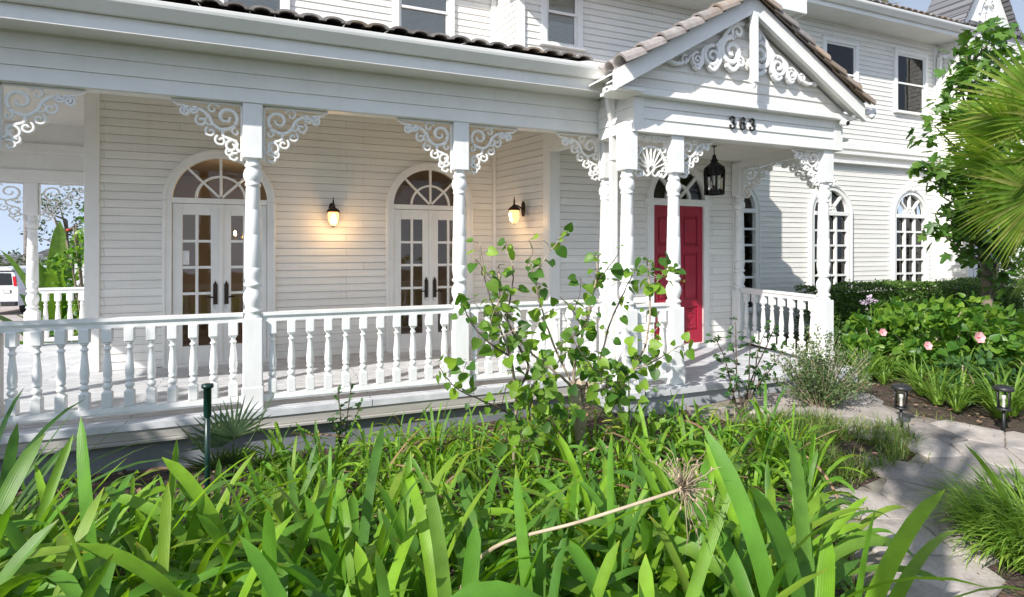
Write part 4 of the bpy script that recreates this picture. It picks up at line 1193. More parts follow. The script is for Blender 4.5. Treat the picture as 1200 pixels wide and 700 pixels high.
def leaf_cloud(mb, r, c, rad, n, L, W, kind, clumps=12, spread=.34, shell=.55, up=.5):
    """leaves gathered in clumps through an uneven volume"""
    cs = []
    for k in range(clumps):
        v = rdir(r); q = shell+(1-shell)*r.random()
        cs.append((Vector((c[0]+v.x*rad[0]*q, c[1]+v.y*rad[1]*q, c[2]+v.z*rad[2]*q)), r.uniform(.6, 1.3)))
    m = min(rad)
    for i in range(n):
        cc, s = cs[r.randrange(len(cs))]
        o = rdir(r)*(r.random()**.5)*spread*s
        p = cc+Vector((o.x*rad[0], o.y*rad[1], o.z*rad[2]))
        d = (rdir(r)+(p-Vector(c)).normalized()*.7); d.z -= .15
        leaf(mb, p, d, rdir(r, up), L*r.uniform(.65, 1.2), W*r.uniform(.65, 1.2), kind, r.uniform(.1, .5))

def inside(x, y, poly):
    c = False; j = len(poly)-1
    for i in range(len(poly)):
        xi, yi = poly[i]; xj, yj = poly[j]
        if (yi > y) != (yj > y) and x < (xj-xi)*(y-yi)/(yj-yi)+xi: c = not c
        j = i
    return c

# ------------------------------------------------------------------ ground, path
xs = sorted(set([-90, -60, -40, -30, -24, -20, -17]+[-15+.75*i for i in range(14)]+[-4.5+.22*i for i in range(62)]+[9+1.0*i for i in range(12)]+[22, 26, 32, 42, 60, 90]))
ys = sorted(set([-40, -25, -15, -9, -6]+[-4+.5*i for i in range(9)]+[.5+.2*i for i in range(35)]+[7.5+.6*i for i in range(22)]+[21.5, 24, 28, 34, 45, 60, 90, 140]))
mb = MB()
vs = [(x, y, gz(x, y)+(.03*math.sin(3.1*x+y)*math.sin(2.3*y-x) if -5 < x < 9 and 0 < y < 6 else 0)-.012) for y in ys for x in xs]
nx = len(xs)
mb.add(vs, [(j*nx+i, j*nx+i+1, (j+1)*nx+i+1, (j+1)*nx+i) for j in range(len(ys)-1) for i in range(nx-1)], True)
o = mb.build('ground', M['soil']); tag(o, kind='structure')

def sheet(name, poly, m, lift, step=.3, wob=0.):
    bm = bmesh.new()
    f = bm.faces.new([bm.verts.new((x, y, 0)) for x, y in poly])
    x0, x1 = min(p[0] for p in poly), max(p[0] for p in poly); y0, y1 = min(p[1] for p in poly), max(p[1] for p in poly)
    x = x0+step
    while x < x1:
        bmesh.ops.bisect_plane(bm, geom=bm.verts[:]+bm.edges[:]+bm.faces[:], plane_co=(x, 0, 0), plane_no=(1, 0, 0)); x += step
    y = y0+step
    while y < y1:
        bmesh.ops.bisect_plane(bm, geom=bm.verts[:]+bm.edges[:]+bm.faces[:], plane_co=(0, y, 0), plane_no=(0, 1, 0)); y += step
    for v in bm.verts: v.co.z = gz(v.co.x, v.co.y)+lift
    # a turned-down edge so the slab has thickness
    be = [e for e in bm.edges if e.is_boundary]
    ex = bmesh.ops.extrude_edge_only(bm, edges=be)
    for v in [g for g in ex['geom'] if isinstance(g, bmesh.types.BMVert)]: v.co.z -= .08
    bmesh.ops.recalc_face_normals(bm, faces=bm.faces[:])
    me = bpy.data.meshes.new(name); bm.to_mesh(me); bm.free(); me.materials.append(m)
    o = bpy.data.objects.new(name, me); COL.objects.link(o); tag(o, kind='structure'); return o
pathpoly = [(5.95, 4.60), (5.80, 4.35), (5.70, 4.0), (5.72, 3.6), (5.90, 3.25), (6.2, 2.95), (6.8, 2.55), (8, 2.0), (9.5, 1.4), (9.5, .2), (7.6, 1.0), (6.3, 1.75), (5.4, 2.12), (4.75, 2.3), (4.35, 2.22), (3.9, 2.06), (3.35, 1.84), (2.95, 1.4), (2.6, .8), (2.2, 0), (1.2, 0), (1.5, .7), (2.05, 1.4), (2.75, 1.98), (3.2, 2.42), (3.5, 2.66), (3.85, 2.80), (4.35, 2.86), (4.75, 2.98), (5.08, 3.14), (5.05, 3.4), (4.8, 3.7), (4.4, 3.95), (4.0, 4.1), (3.85, 4.35), (3.9, 4.60)]
sheet('path_bed', pathpoly, paint('sandy_joint_mortar', (.13, .11, .085), (.27, .24, .20), .95, 6, .6), .016, .25)
def flag_mat():
    m, nt, bs, out = mat('flagstone')
    ge = nd(nt, 'ShaderNodeNewGeometry'); tc = nd(nt, 'ShaderNodeTexCoord')
    n1 = nd(nt, 'ShaderNodeTexNoise'); n1.inputs['Scale'].default_value = 3.2; n1.inputs['Detail'].default_value = 9; n1.inputs['Roughness'].default_value = .68
    n2 = nd(nt, 'ShaderNodeTexNoise'); n2.inputs['Scale'].default_value = 42; n2.inputs['Detail'].default_value = 6; n2.inputs['Roughness'].default_value = .7
    for n in (n1, n2): nt.links.new(tc.outputs['Object'], n.inputs['Vector'])
    rp = nd(nt, 'ShaderNodeValToRGB'); e = rp.color_ramp.elements
    e[0].position = .28; e[0].color = (.15, .135, .125, 1); e[1].position = .74; e[1].color = (.47, .42, .38, 1)
    q = e.new(.46); q.color = (.36, .32, .29, 1); q = e.new(.60); q.color = (.43, .385, .35, 1)
    nt.links.new(n1.outputs['Fac'], rp.inputs['Fac'])
    hs = nd(nt, 'ShaderNodeHueSaturation'); mr = nd(nt, 'ShaderNodeMapRange'); mr.inputs[3].default_value = .74; mr.inputs[4].default_value = 1.1
    nt.links.new(ge.outputs['Random Per Island'], mr.inputs[0]); nt.links.new(mr.outputs[0], hs.inputs['Value']); nt.links.new(rp.outputs['Color'], hs.inputs['Color'])
    mx = nd(nt, 'ShaderNodeMixRGB', blend_type='OVERLAY'); mx.inputs[0].default_value = .35
    nt.links.new(hs.outputs[0], mx.inputs[1]); nt.links.new(n2.outputs['Fac'], mx.inputs[2]); nt.links.new(mx.outputs[0], bs.inputs['Base Color'])
    bs.inputs['Roughness'].default_value = .82
    ad = nd(nt, 'ShaderNodeMath', operation='MULTIPLY_ADD'); ad.inputs[1].default_value = 2.2
    nt.links.new(n1.outputs['Fac'], ad.inputs[0]); nt.links.new(n2.outputs['Fac'], ad.inputs[2])
    bump(nt, bs, ad.outputs[0], .5, .012)
    return m
def flagstones():
    r = random.Random(17); seeds = []
    for k in range(9000):
        x, y = r.uniform(.8, 9.6), r.uniform(-.2, 4.7)
        if any((x-a)**2+((y-b)*1.15)**2 < .135 for a, b in seeds): continue
        seeds.append((x, y))
    mb = MB()
    for (sx_, sy_) in seeds:
        poly = [(sx_-.7, sy_-.7), (sx_+.7, sy_-.7), (sx_+.7, sy_+.7), (sx_-.7, sy_+.7)]
        for (ax_, ay_) in seeds:
            if (ax_, ay_) == (sx_, sy_) or abs(ax_-sx_) > 1.5 or abs(ay_-sy_) > 1.5: continue
            dx, dy = ax_-sx_, ay_-sy_; l = math.hypot(dx, dy); dx, dy = dx/l, dy/l
            lim = l/2-r.choice((.0045, .005, .006, .009))
            out = []
            for i in range(len(poly)):
                p, q = poly[i], poly[(i+1) % len(poly)]
                dp = (p[0]-sx_)*dx+(p[1]-sy_)*dy-lim; dq = (q[0]-sx_)*dx+(q[1]-sy_)*dy-lim
                if dp <= 0: out.append(p)
                if (dp < 0) != (dq < 0):
                    t = dp/(dp-dq); out.append((p[0]+(q[0]-p[0])*t, p[1]+(q[1]-p[1])*t))
            poly = out
            if len(poly) < 3: break
        if len(poly) < 3: continue
        n_in = sum(inside(x, y, pathpoly) for x, y in poly)+2*inside(sx_, sy_, pathpoly)
        if n_in < .46*(len(poly)+2): continue
        if any(y > 4.66 for x, y in poly): poly = [(x, min(y, 4.665)) for x, y in poly]
        fine = []
        for i in range(len(poly)):
            p, q = poly[i], poly[(i+1) % len(poly)]
            L = math.hypot(q[0]-p[0], q[1]-p[1]); m = max(1, int(L/.06))
            for k in range(m):
                t = k/m; j = .0045 if k else .002
                fine.append((p[0]+(q[0]-p[0])*t+r.uniform(-j, j), p[1]+(q[1]-p[1])*t+r.uniform(-j, j)))
        h = .034+r.uniform(-.004, .004); n = len(fine)
        tx, ty = r.uniform(-.008, .008), r.uniform(-.008, .008)
        Z = lambda x, y: gz(x, y)+h+(x-sx_)*tx+(y-sy_)*ty
        S = lambda f: [(sx_+(x-sx_)*f, sy_+(y-sy_)*f) for x, y in fine]
        ring = [(x, y, Z(x, y)-.03) for x, y in fine]+[(x, y, Z(x, y)-.006) for x, y in fine]+[(x, y, Z(x, y)-.0015) for x, y in S(.982)]+[(x, y, Z(x, y)) for x, y in S(.955)]+[(x, y, Z(x, y)) for x, y in S(.5)]+[(sx_, sy_, Z(sx_, sy_))]
        fs = [(k*n+i, k*n+(i+1) % n, (k+1)*n+(i+1) % n, (k+1)*n+i) for k in range(4) for i in range(n)]+[(4*n+i, 4*n+(i+1) % n, 5*n) for i in range(n)]
        mb.add(ring, fs, True)
    o = mb.build('path', flag_mat()); tag(o, kind='structure')
flagstones()

# driveway and far ground on the left
dm = paint('driveway_concrete', (.36, .31, .29), (.46, .41, .38), .8, 1.5, .2)
mb = MB(); q = [(-16, 17.2), (-4.2, 17.0), (-4.5, 20.5), (-6, 40), (-22, 40), (-20, 20)]
mb.add([(x, y, gz(x, y)+.012) for x, y in q], [list(range(6))]); o = mb.build('driveway', dm); tag(o, kind='structure')

# ------------------------------------------------------------------ sky and light
w = bpy.data.worlds.new("World"); scene.world = w; w.use_nodes = True
nt = w.node_tree
sky = nt.nodes.new('ShaderNodeTexSky'); sky.sky_type = 'NISHITA'; sky.sun_disc = False
sd = Vector((-1.8, -1.0, 1.50)).normalized()          # towards the sun
el = math.asin(sd.z); azn = math.atan2(sd.x, sd.y)
sky.sun_elevation = el; sky.sun_rotation = azn
sky.air_density = 1.0; sky.dust_density = .15; sky.ozone_density = 1.0
tcs = nt.nodes.new('ShaderNodeTexCoord'); lift = nt.nodes.new('ShaderNodeVectorMath'); lift.operation = 'ADD'; lift.inputs[1].default_value = (0, 0, .36)
nrm_ = nt.nodes.new('ShaderNodeVectorMath'); nrm_.operation = 'NORMALIZE'
nt.links.new(tcs.outputs['Generated'], lift.inputs[0]); nt.links.new(lift.outputs[0], nrm_.inputs[0]); nt.links.new(nrm_.outputs[0], sky.inputs['Vector'])
bg = nt.nodes['Background']; bg.inputs['Strength'].default_value = .15
hz_ = nt.nodes.new('ShaderNodeHueSaturation'); hz_.inputs['Saturation'].default_value = .70
warm_ = nt.nodes.new('ShaderNodeMixRGB'); warm_.blend_type = 'MULTIPLY'; warm_.inputs[0].default_value = 1; warm_.inputs[2].default_value = (1.06, 1.0, .92, 1)
nt.links.new(sky.outputs[0], hz_.inputs['Color']); nt.links.new(hz_.outputs[0], warm_.inputs[1]); nt.links.new(warm_.outputs[0], bg.inputs['Color'])
sl_ = bpy.data.lights.new('sun', 'SUN'); sl_.energy = 3.5; sl_.angle = R(.55); sl_.color = (1, .955, .89)
so = bpy.data.objects.new('sun', sl_); COL.objects.link(so)
so.rotation_euler = sd.to_track_quat('Z', 'Y').to_euler(); so.location = sd*30

# ------------------------------------------------------------------ camera
cd = bpy.data.cameras.new('camera'); cam = bpy.data.objects.new('camera', cd); COL.objects.link(cam)
cam.location = (0, 0, 1.80); cam.rotation_euler = (R(90), 0, R(-22.7))
cd.sensor_width = 36; cd.lens = 669/1200*36; cd.shift_y = -57/1200
cd.clip_start = .02; cd.clip_end = 500
scene.camera = cam
scene.view_settings.view_transform = 'Standard'; scene.view_settings.look = 'None'
scene.view_settings.exposure = .95; scene.view_settings.gamma = 1
scene.cycles.use_denoising = True
scene.cycles.max_bounces = 10; scene.cycles.diffuse_bounces = 5; scene.cycles.transparent_max_bounces = 16
scene.cycles.sample_clamp_indirect = 6

# ------------------------------------------------------------------ front bed: agapanthus clumps
bed = [(-3.4, 5.0), (-2.2, 4.62), (-1.0, 4.75), (0.2, 4.95), (1.6, 5.0), (2.9, 4.3), (3.55, 3.9), (3.9, 3.55), (3.75, 3.05), (3.3, 2.75), (2.95, 2.45), (2.5, 2.0), (1.95, 1.55), (1.45, 1.0), (.6, .9), (-.4, 1.25), (-1.5, 1.6), (-2.6, 2.6)]
def agap_mesh(k, n, L0, L1, W, seed):
    r = random.Random(seed); mb = MB()
    for i in range(n):
        az = 2*PI*(i*.382+r.uniform(-.08, .08)); q = r.random()
        rr = .02+.05*r.random()
        L = r.uniform(L0, L1)
        if q < .24: pitch, dr = R(r.uniform(72, 88)), R(r.choice((20, 40, 60, 140)))      # upright inner leaves, some bent over
        elif q < .76: pitch, dr = R(r.uniform(56, 76)), R(r.uniform(70, 140))              # arching leaves
        else: pitch, dr = R(r.uniform(35, 55)), R(r.uniform(40, 95)); L *= .85             # low outer leaves
        blade(mb, (rr*math.cos(az), rr*math.sin(az), -.02), az+r.uniform(-.3, .3), pitch, L, W*r.uniform(.75, 1.2), dr, 13, r.uniform(.12, .45), r.uniform(-.8, .8), r.uniform(.14, .26), .72, r.uniform(1.5, 2.6), r)
    return mb.mesh('agapanthus', M['agap'])
AG = [agap_mesh(k, 18+k % 5, .70, 1.16, .055, 100+k) for k in range(9)]
AGn = [agap_mesh(k, 24, .5, .86, .030, 200+k) for k in range(5)]
ra = random.Random(42)
pts = []
def near(x, y, d): return any((x-a)**2+(y-b)**2 < d*d for a, b, _ in pts)
for k in range(6000):
    x = ra.uniform(-3.4, 4.0); y = ra.uniform(.9, 5.1)
    if not inside(x, y, bed): continue
    zc = x*.3859+y*.9225
    if zc < 1.64: continue
    if x < -.6 and y > 4.5+.2*math.sin(x*3): continue
    d = .27 if zc < 2.5 else .26
    if near(x, y, d): continue
    if (x+.42)**2+(y-4.62)**2 < .12: continue
    pts.append((x, y, zc))
for i, (x, y, zc) in enumerate(pts):
    narrow = (y > 3.75 and x > .2) or (x > 2.9 and y > 2.9)
    me = (AGn if narrow else AG)[ra.randrange(5 if narrow else 9)]
    o = bpy.data.objects.new('agapanthus', me); COL.objects.link(o)
    s = ra.uniform(.85, 1.08)*(1.0-.48*sstep(1.9, 3.6, zc))*(1-.2*sstep(.3, -.8, x)*sstep(2.6, 3.4, zc))*(1.3 if narrow else 1)*(1.1 if (x > 1.5 and zc < 3.1) else 1)
    o.location = (x, y, gz(x, y)); o.rotation_euler = (ra.uniform(-.08, .08), ra.uniform(-.08, .08), ra.uniform(0, 6.28)); o.scale = (s, s, s)
    if narrow: tag(o, 'clump of narrow arching green leaves at the back of the front bed', 'plant', 'narrow leaved clumps at the back of the front bed')
    else: tag(o, 'clump of broad strappy bright green agapanthus leaves in the front bed', 'plant', 'agapanthus clumps filling the front bed')

# leaf litter over the bed
mb = MB(); rl_ = random.Random(5)
for k in range(5200):
    x = rl_.uniform(-3.6, 9.5); y = rl_.uniform(.9, 7.0)
    if inside(x, y, pathpoly) and rl_.random() > .035: continue
    if y > 5.44 and x < 6.3: continue
    if 3.1 < x < 6.35 and y > 4.55: continue
    z = gz(x, y)+rl_.uniform(.004, .03)+(.03 if inside(x, y, pathpoly) else 0)
    leaf(mb, (x, y, z), (rl_.uniform(-1, 1), rl_.uniform(-1, 1), rl_.uniform(-.2, .3)), (rl_.uniform(-.5, .5), rl_.uniform(-.5, .5), 1), rl_.uniform(.025, .075), rl_.uniform(.012, .04), 'simple', rl_.uniform(-1, 1))
for k in range(260):
    x = rl_.uniform(-3, 4.5); y = rl_.uniform(1.2, 5.0)
    if not inside(x, y, bed): continue
    blade(mb, (x, y, gz(x, y)+rl_.uniform(.02, .3)), rl_.uniform(0, 6.28), R(rl_.uniform(-25, 50)), rl_.uniform(.25, .5), .02, R(rl_.uniform(20, 90)), 5, .8, rl_.uniform(-1.5, 1.5), .6, .8, 1.6, rl_)
o = mb.build('leaf_litter', M['litter']); tag(o, kind='stuff')

# dried flower stalk
t = thing('dried_flower_stalk', 'dry straw coloured agapanthus seed head on a leaning bare stalk above the green leaves', 'seed head', (.66, 2.35, .02))
rs = random.Random(9)
head = Vector((1.32, 1.61, .965))
mb = MB(); mb.tube(cr([(.66, 2.35, .02), (.69, 2.2, .42), (.75, 1.97, .70), (1.0, 1.75, .85), tuple(head)], 6), [.0075]*13+[.006]*12, 7); mb.build('stalk', M['dry'], t)
mb = MB(); mb.lathe([(.001, -.015), (.012, -.008), (.014, .004), (.008, .014), (.001, .018)], tuple(head), 8)
ax = Vector((.6, -.25, .3)).normalized()
for k in range(130):
    d = rdir(rs); 
    if d.dot(ax) < -.35: continue
    L = rs.uniform(.07, .155); e = rdir(rs)
    e2 = rdir(rs); p = [head+d*.008, head+d*L*.35+e*.010, head+d*L*.65+e*.016+e2*.012-Vector((0,0,.004)), head+d*L*.85+e*.03+e2*.01-Vector((0,0,.010)), head+d*L*.95+e*.045+e2*.03-Vector((0,0,.022))]
    mb.tube([tuple(v) for v in p], [.0021, .0016, .0014, .0011, .0008], 4)
    if rs.random() < .45: mb.lathe([(.001, -.008), (.0045, -.002), (.003, .006), (.001, .009)], tuple(p[3]), 5)
mb.build('seed_head', M['dry'], t)

# strap-leaved plant at the left edge
t = thing('strap_plant', 'dark green plant with long arching strap leaves at the left edge by the porch skirt', 'plant', (-1.42, 3.55, 0))
mb = MB(); r = random.Random(3)
for k in range(26):
    az = R(r.uniform(-60, 240)); blade(mb, (r.uniform(-.05, .05), r.uniform(-.05, .05), 0), az, R(r.uniform(52, 82)), r.uniform(.8, 1.3), r.uniform(.03, .045), R(r.uniform(20, 75)), 9, .2, r.uniform(-.4, .4), .8, .8, 1.8, r)
mb.build('leaves', M['dietes'], t, True)

# green stake light
t = thing('garden_stake', 'dark green metal garden stake with round cap beside the small palm', 'stake', (-.40, 4.25, 0))
mb = MB(); mb.tube([(0, 0, -.05), (0, 0, .76)], .017, 12); mb.build('post', M['stake'], t, True)
mb = MB(); mb.lathe([(.024, .70), (.024, .885), (.036, .89), (.038, .90), (.036, .915), (.001, .918)], (0, 0, 0), 16); mb.build('cap', M['stake'], t, True)

# small fan palm
def fan(mb, base, tipdir, stem, n, rad, spread, r, w=.018, fold=.35, droop=.3, tilt=None):
    """one palm fan: petiole from base, then n pleated fingers"""
    base = Vector(base); d = Vector(tipdir).normalized()
    hub = base+d*stem+Vector((0, 0, -.06*stem))
    mb.tube([tuple(base), tuple(base+d*stem*.5+Vector((0,0,.02*stem))), tuple(hub)], [.012*rad/.5+.004, .008*rad/.5+.003, .006*rad/.5+.002], 5)
    sd = d.cross(Vector((0,0,1)))
    if sd.length < .1: sd = Vector((1,0,0))
    sd.normalize(); nn = sd.cross(d)
    tilt = r.uniform(-.5, .5) if tilt is None else tilt; sd, nn = sd*math.cos(tilt)+nn*math.sin(tilt), nn*math.cos(tilt)-sd*math.sin(tilt)
    for k in range(n):
        a = (k/(n-1)-.5)*spread+r.uniform(-.02, .02)
        fd = d*math.cos(a)+sd*math.sin(a)
        fs = sd*math.cos(a)-d*math.sin(a)
        L = rad*(.72+.28*math.cos(a*.8))*r.uniform(.92, 1.05)
        pts = []
        for q in range(6):
            u = q/5
            c = hub+fd*(L*u)+nn*(.10*L*math.sin(a)**2*u)-Vector((0,0,1))*(droop*L*u*u*u*(.5+r.random()*.2))
            ww = w*(.35+1.3*u) if u < .5 else w*(2.0*(1-u)+.02)
            ww = max(ww, .0012)
            pts += [c+fs*ww+nn*fold*ww*(-1), c+nn*.0, c-fs*ww+nn*fold*ww*(-1)]
        fc = []
        for q in range(5):
            for j in (0, 1): fc.append((q*3+j, q*3+j+1, q*3+j+4, q*3+j+3))
        mb.add(pts, fc, True)
t = thing('small_palm', 'small fan palm with stiff dark green fans in front of the porch post', 'palm', (-.30, 4.75, 0))
r = random.Random(12)
for dv, st, rad in (((-.62, -.25, 1.1), .34, .36), ((.55, -.1, 1.25), .48, .36), ((.1, .25, 1.3), .36, .33), ((-.25, .3, 1.2), .30, .33), ((-.9, .1, .7), .26, .30), ((.8, -.4, .6), .28, .28), ((.15, -.55, .8), .24, .28), ((-.3, -.6, .8), .24, .28)):
    mb = MB(); fan(mb, (0, 0, .05), dv, st, 17, rad, R(150), r, .010, .3, .12); mb.build('frond', M['spalm'], t, True)

# ------------------------------------------------------------------ centre shrub with pale stems and heart leaves
t = thing('shrub', 'leggy shrub with pale bare stems and round lime green leaves before the railing', 'shrub', (2.45, 4.15, gz(2.45, 4.15)))
r = random.Random(21)
SU = lambda u, v, dy=0.: None
def sp(a, z, dy=0.):            # a: metres along the facade, z: height, dy: depth from the stem base
    return (2.24+(a-2.3)*.84, 4.15+dy, z*.965)
stems = [  # (points, radius) heights are above the path level of the bed
 ([sp(2.45, .02), sp(2.43, .28), sp(2.40, .50), sp(2.37, .62)], .045, 'trunk'),
 ([sp(2.37, .60), sp(2.33, .85, -.05), sp(2.40, 1.15, -.1), sp(2.52, 1.55, -.12), sp(2.55, 1.78, -.1)], .014, 'p'),
 ([sp(2.38, .60), sp(2.20, .75, -.1), sp(1.95, .92, -.12), sp(1.78, 1.05, -.1), sp(1.55, 1.35, -.05)], .014, 'p'),
 ([sp(2.40, .60), sp(2.62, .66, -.15), sp(2.85, .80, -.2), sp(3.05, 1.05, -.2), sp(3.12, 1.45, -.15), sp(3.14, 1.75, -.1)], .014, 'p'),
 ([sp(2.40, .58), sp(2.70, .80, .1), sp(2.82, 1.10, .1), sp(2.95, 1.40, .05), sp(3.05, 1.62, 0)], .011, 'd'),
 ([sp(1.72, .05), sp(1.68, .40, -.1), sp(1.66, .72, -.15), sp(1.60, 1.0, -.15), sp(1.52, 1.25, -.1), sp(1.55, 1.5, -.05), sp(1.56, 1.68, 0)], .014, 'p'),
 ([sp(1.66, .70, -.15), sp(1.82, .88, -.1), sp(1.72, 1.08, -.05), sp(1.65, 1.3, 0), sp(1.70, 1.5, 0), sp(1.72, 1.7, .02)], .011, 'd'),
 ([sp(1.60, 1.0, -.15), sp(1.38, 1.12, -.2), sp(1.22, 1.28, -.2), sp(1.14, 1.42, -.2)], .009, 'd'),
 ([sp(1.52, 1.25, -.1), sp(1.42, 1.45, -.15), sp(1.36, 1.62, -.15)], .007, 'd'),
 ([sp(2.37, .62), sp(2.18, 1.0, .05), sp(2.05, 1.28, .05), sp(1.98, 1.55, .05), sp(1.92, 1.74, .08)], .010, 'p'),
 ([sp(2.02, 1.35, .05), sp(1.95, 1.6, .0), sp(2.1, 1.82, 0), sp(2.28, 1.98, 0)], .006, 'p'),
 ([sp(2.40, 1.15, -.1), sp(2.25, 1.32, -.15), sp(2.12, 1.45, -.15)], .006, 'd'),
 ([sp(2.52, 1.55, -.12), sp(2.68, 1.68, -.1), sp(2.80, 1.80, -.1)], .005, 'd'),
 ([sp(3.12, 1.45, -.15), sp(3.25, 1.58, -.15), sp(3.36, 1.66, -.15)], .005, 'p'),
 ([sp(2.85, .80, -.2), sp(3.1, .88, -.25), sp(3.3, .98, -.3), sp(3.45, 1.02, -.3)], .007, 'p'),
 ([sp(1.95, .92, -.12), sp(2.12, 1.08, -.2), sp(2.3, 1.2, -.25), sp(2.38, 1.35, -.25)], .007, 'd'),
 ([sp(1.72, .45, -.1), sp(1.5, .6, -.2), sp(1.25, .72, -.25), sp(1.05, .82, -.25), sp(.92, .98, -.2)], .007, 'd'),
 ([sp(2.62, .66, -.15), sp(2.5, .8, -.3), sp(2.3, .9, -.38), sp(2.2, 1.0, -.4)], .008, 'd'),
]
zb = gz(2.45, 4.15)
mbp, mbd, mbl = MB(), MB(), MB()
def twig_leaves(P, dens, Lf, kind, mbl, r, t0=.3):
    n = len(P)
    for i in range(int(n*t0), n):
        for q in range(dens):
            if r.random() < .60: continue
            p = Vector(P[i])+rdir(r)*.02
            d = rdir(r, .15); d.y -= .25
            pl = p+d*r.uniform(.03, .07)
            mbp_ = mbd; mbp_.tube([tuple(p), tuple(pl)], [.0022, .0016], 3)
            s = r.choice((.45, .6, .8, .95, 1.1, 1.2))*r.uniform(.85, 1.1)
            dd = d+Vector((0, 0, -r.uniform(.0, .9)))
            leaf(mbl, pl, dd, Vector((r.uniform(-.6, .6)-.3, r.uniform(-1.1, .1), r.uniform(.2, 1))), Lf*s, Lf*.95*s, kind, r.uniform(.05, .5))
for P, rad, k in stems:
    C = cr([(x, y, z+zb*.5) for x, y, z in P], 5)
    C = [(x+r.uniform(-.006, .006), y+r.uniform(-.006, .006), z) for x, y, z in C]
    n = len(C)
    (mbd if k == 'd' else mbp).tube(C, [rad*(1-.6*i/n) if k != 'trunk' else rad*(1.15-.25*i/n+r.uniform(-.1, .12)) for i in range(n)], 6)
    if k != 'trunk': twig_leaves(C, 3, .088, 'heart', mbl, r, .30 if rad > .012 else .2)
for k in range(22):        # bare side twigs
    P, rad, kk = stems[r.randrange(1, len(stems))]; b0 = Vector(P[r.randrange(1, len(P))])+Vector((0, 0, zb*.5)); v = rdir(r, .5)
    e0 = b0+Vector((v.x*.4, v.y*.25, abs(v.z)*.45))*r.uniform(.4, 1); e0.z = min(e0.z, 1.88)
    C = cr([tuple(b0), tuple(b0.lerp(e0, .5)+rdir(r)*.03), tuple(e0)], 4); (mbp if r.random() < .6 else mbd).tube(C, [.0045*(1-.6*i/len(C)) for i in range(len(C))], 4)
    if r.random() < .6: twig_leaves(C[-3:], 2, .075, 'heart', mbl, r, 0)
for k in range(34):        # low leafy shoots near the base
    x = r.uniform(1.55, 2.85); y = 4.15+r.uniform(-.5, -.0); z = r.uniform(.38, 1.0)
    C = cr([(x, y+.1, z-.2), (x+r.uniform(-.06, .06), y, z-.06), (x+r.uniform(-.1, .1), y-.05, z)], 3)
    mbd.tube(C, .003, 4); twig_leaves(C, 3, .085, 'heart', mbl, r, .3)
for x, z in ((2.34, .66), (2.46, .64), (2.40, .57)): mbp.lathe([(.001, -.05), (.04, -.03), (.055, 0), (.04, .035), (.001, .05)], (x, 4.14, z+zb*.5), 7, False)
mbd.m = 1; k0 = len(mbp.v)
mbp.v += mbd.v; mbp.f += [[q+k0 for q in f] for f in mbd.f]; mbp.sm += mbd.sm; mbp.mi += [1]*len(mbd.f)
mbp.build('stems', [M['twig'], M['twigdark']], t); mbl.build('leaves', M['hyd'], t)

# rose bush by the landing
t = thing('rose_bush', 'thin stemmed rose bush with dark green leaves beside the portico step', 'shrub', (4.12, 4.18, gz(4.12, 4.18)))
r = random.Random(31); mbs, mbl = MB(), MB()
for tx, tz, dy in ((-.32, .78, 0), (-.12, .92, -.05), (.06, .70, -.05), (.30, .80, .0), (.48, .62, -.05), (.22, .45, -.1), (-.22, .5, -.1), (.55, .86, .1)):
    P = cr([(r.uniform(-.04, .04), r.uniform(-.03, .03), 0), (tx*.35+r.uniform(-.05, .05), dy*.3, tz*.4), (tx*.7+r.uniform(-.05, .05), dy*.7, tz*.75), (tx, dy, tz)], 6)
    mbs.tube(P, [.009*(1-.65*i/len(P)) for i in range(len(P))], 5)
    for i in range(len(P)//3, len(P)):
        for q in range(2):
            if r.random() < .4: continue
            d = rdir(r, .2); p = Vector(P[i]); e = p+d*.06
            mbs.tube([tuple(p), tuple(e)], .0018, 3)
            for j in (-1, 0, 1): leaf(mbl, e-d*.015*abs(j), d+d.cross(Vector((0,0,1)))*j*.9+Vector((0,0,-.3)), rdir(r, .9), r.uniform(.04, .065), r.uniform(.026, .04), 'ovate')
mbs.build('stems', M['twigdark'], t, True); mbl.build('leaves', M['rose'], t, True)
mb = MB()
for k in range(9): leaf(mb, (.42+.01*math.cos(k), .05, .74), (math.cos(k*.7), math.sin(k*.7), .6), (0, 0, 1), .035, .03, 'round', .5)
mb.build('flower', leafmat('rose_red_petal', [(.35, .05, .04), (.42, .08, .06)], .2, .5, tcol=(1, .8, .8)), t, True)

# twiggy grey shrub
t = thing('twiggy_shrub', 'grey green twiggy shrub with tiny leaves beside the portico landing', 'shrub', (5.02, 4.05, gz(5.0, 4.05)))
r = random.Random(33); mbs, mbl = MB(), MB()
for k in range(130):
    a = r.uniform(0, 6.28); q = r.random()**.6; tx, ty = .55*q*math.cos(a), .38*q*math.sin(a); tz = r.uniform(.28, .80)*(1.05-.35*q)
    P = cr([(tx*.15, ty*.15, 0), (tx*.5+r.uniform(-.04, .04), ty*.5, tz*.5), (tx+r.uniform(-.05, .05), ty, tz)], 4)
    mbs.tube(P, [.006*(1-.75*i/len(P)) for i in range(len(P))], 4)
    for i in range(3, len(P)):
        for j in range(8):
            d = rdir(r, .35); p = Vector(P[i])+rdir(r)*.03
            leaf(mbl, p, d, rdir(r, .6), r.uniform(.022, .048), r.uniform(.012, .022), 'simple')
mbs.build('twigs', M['twig'], t, True); mbl.build('leaves', M['greyleaf'], t, True)
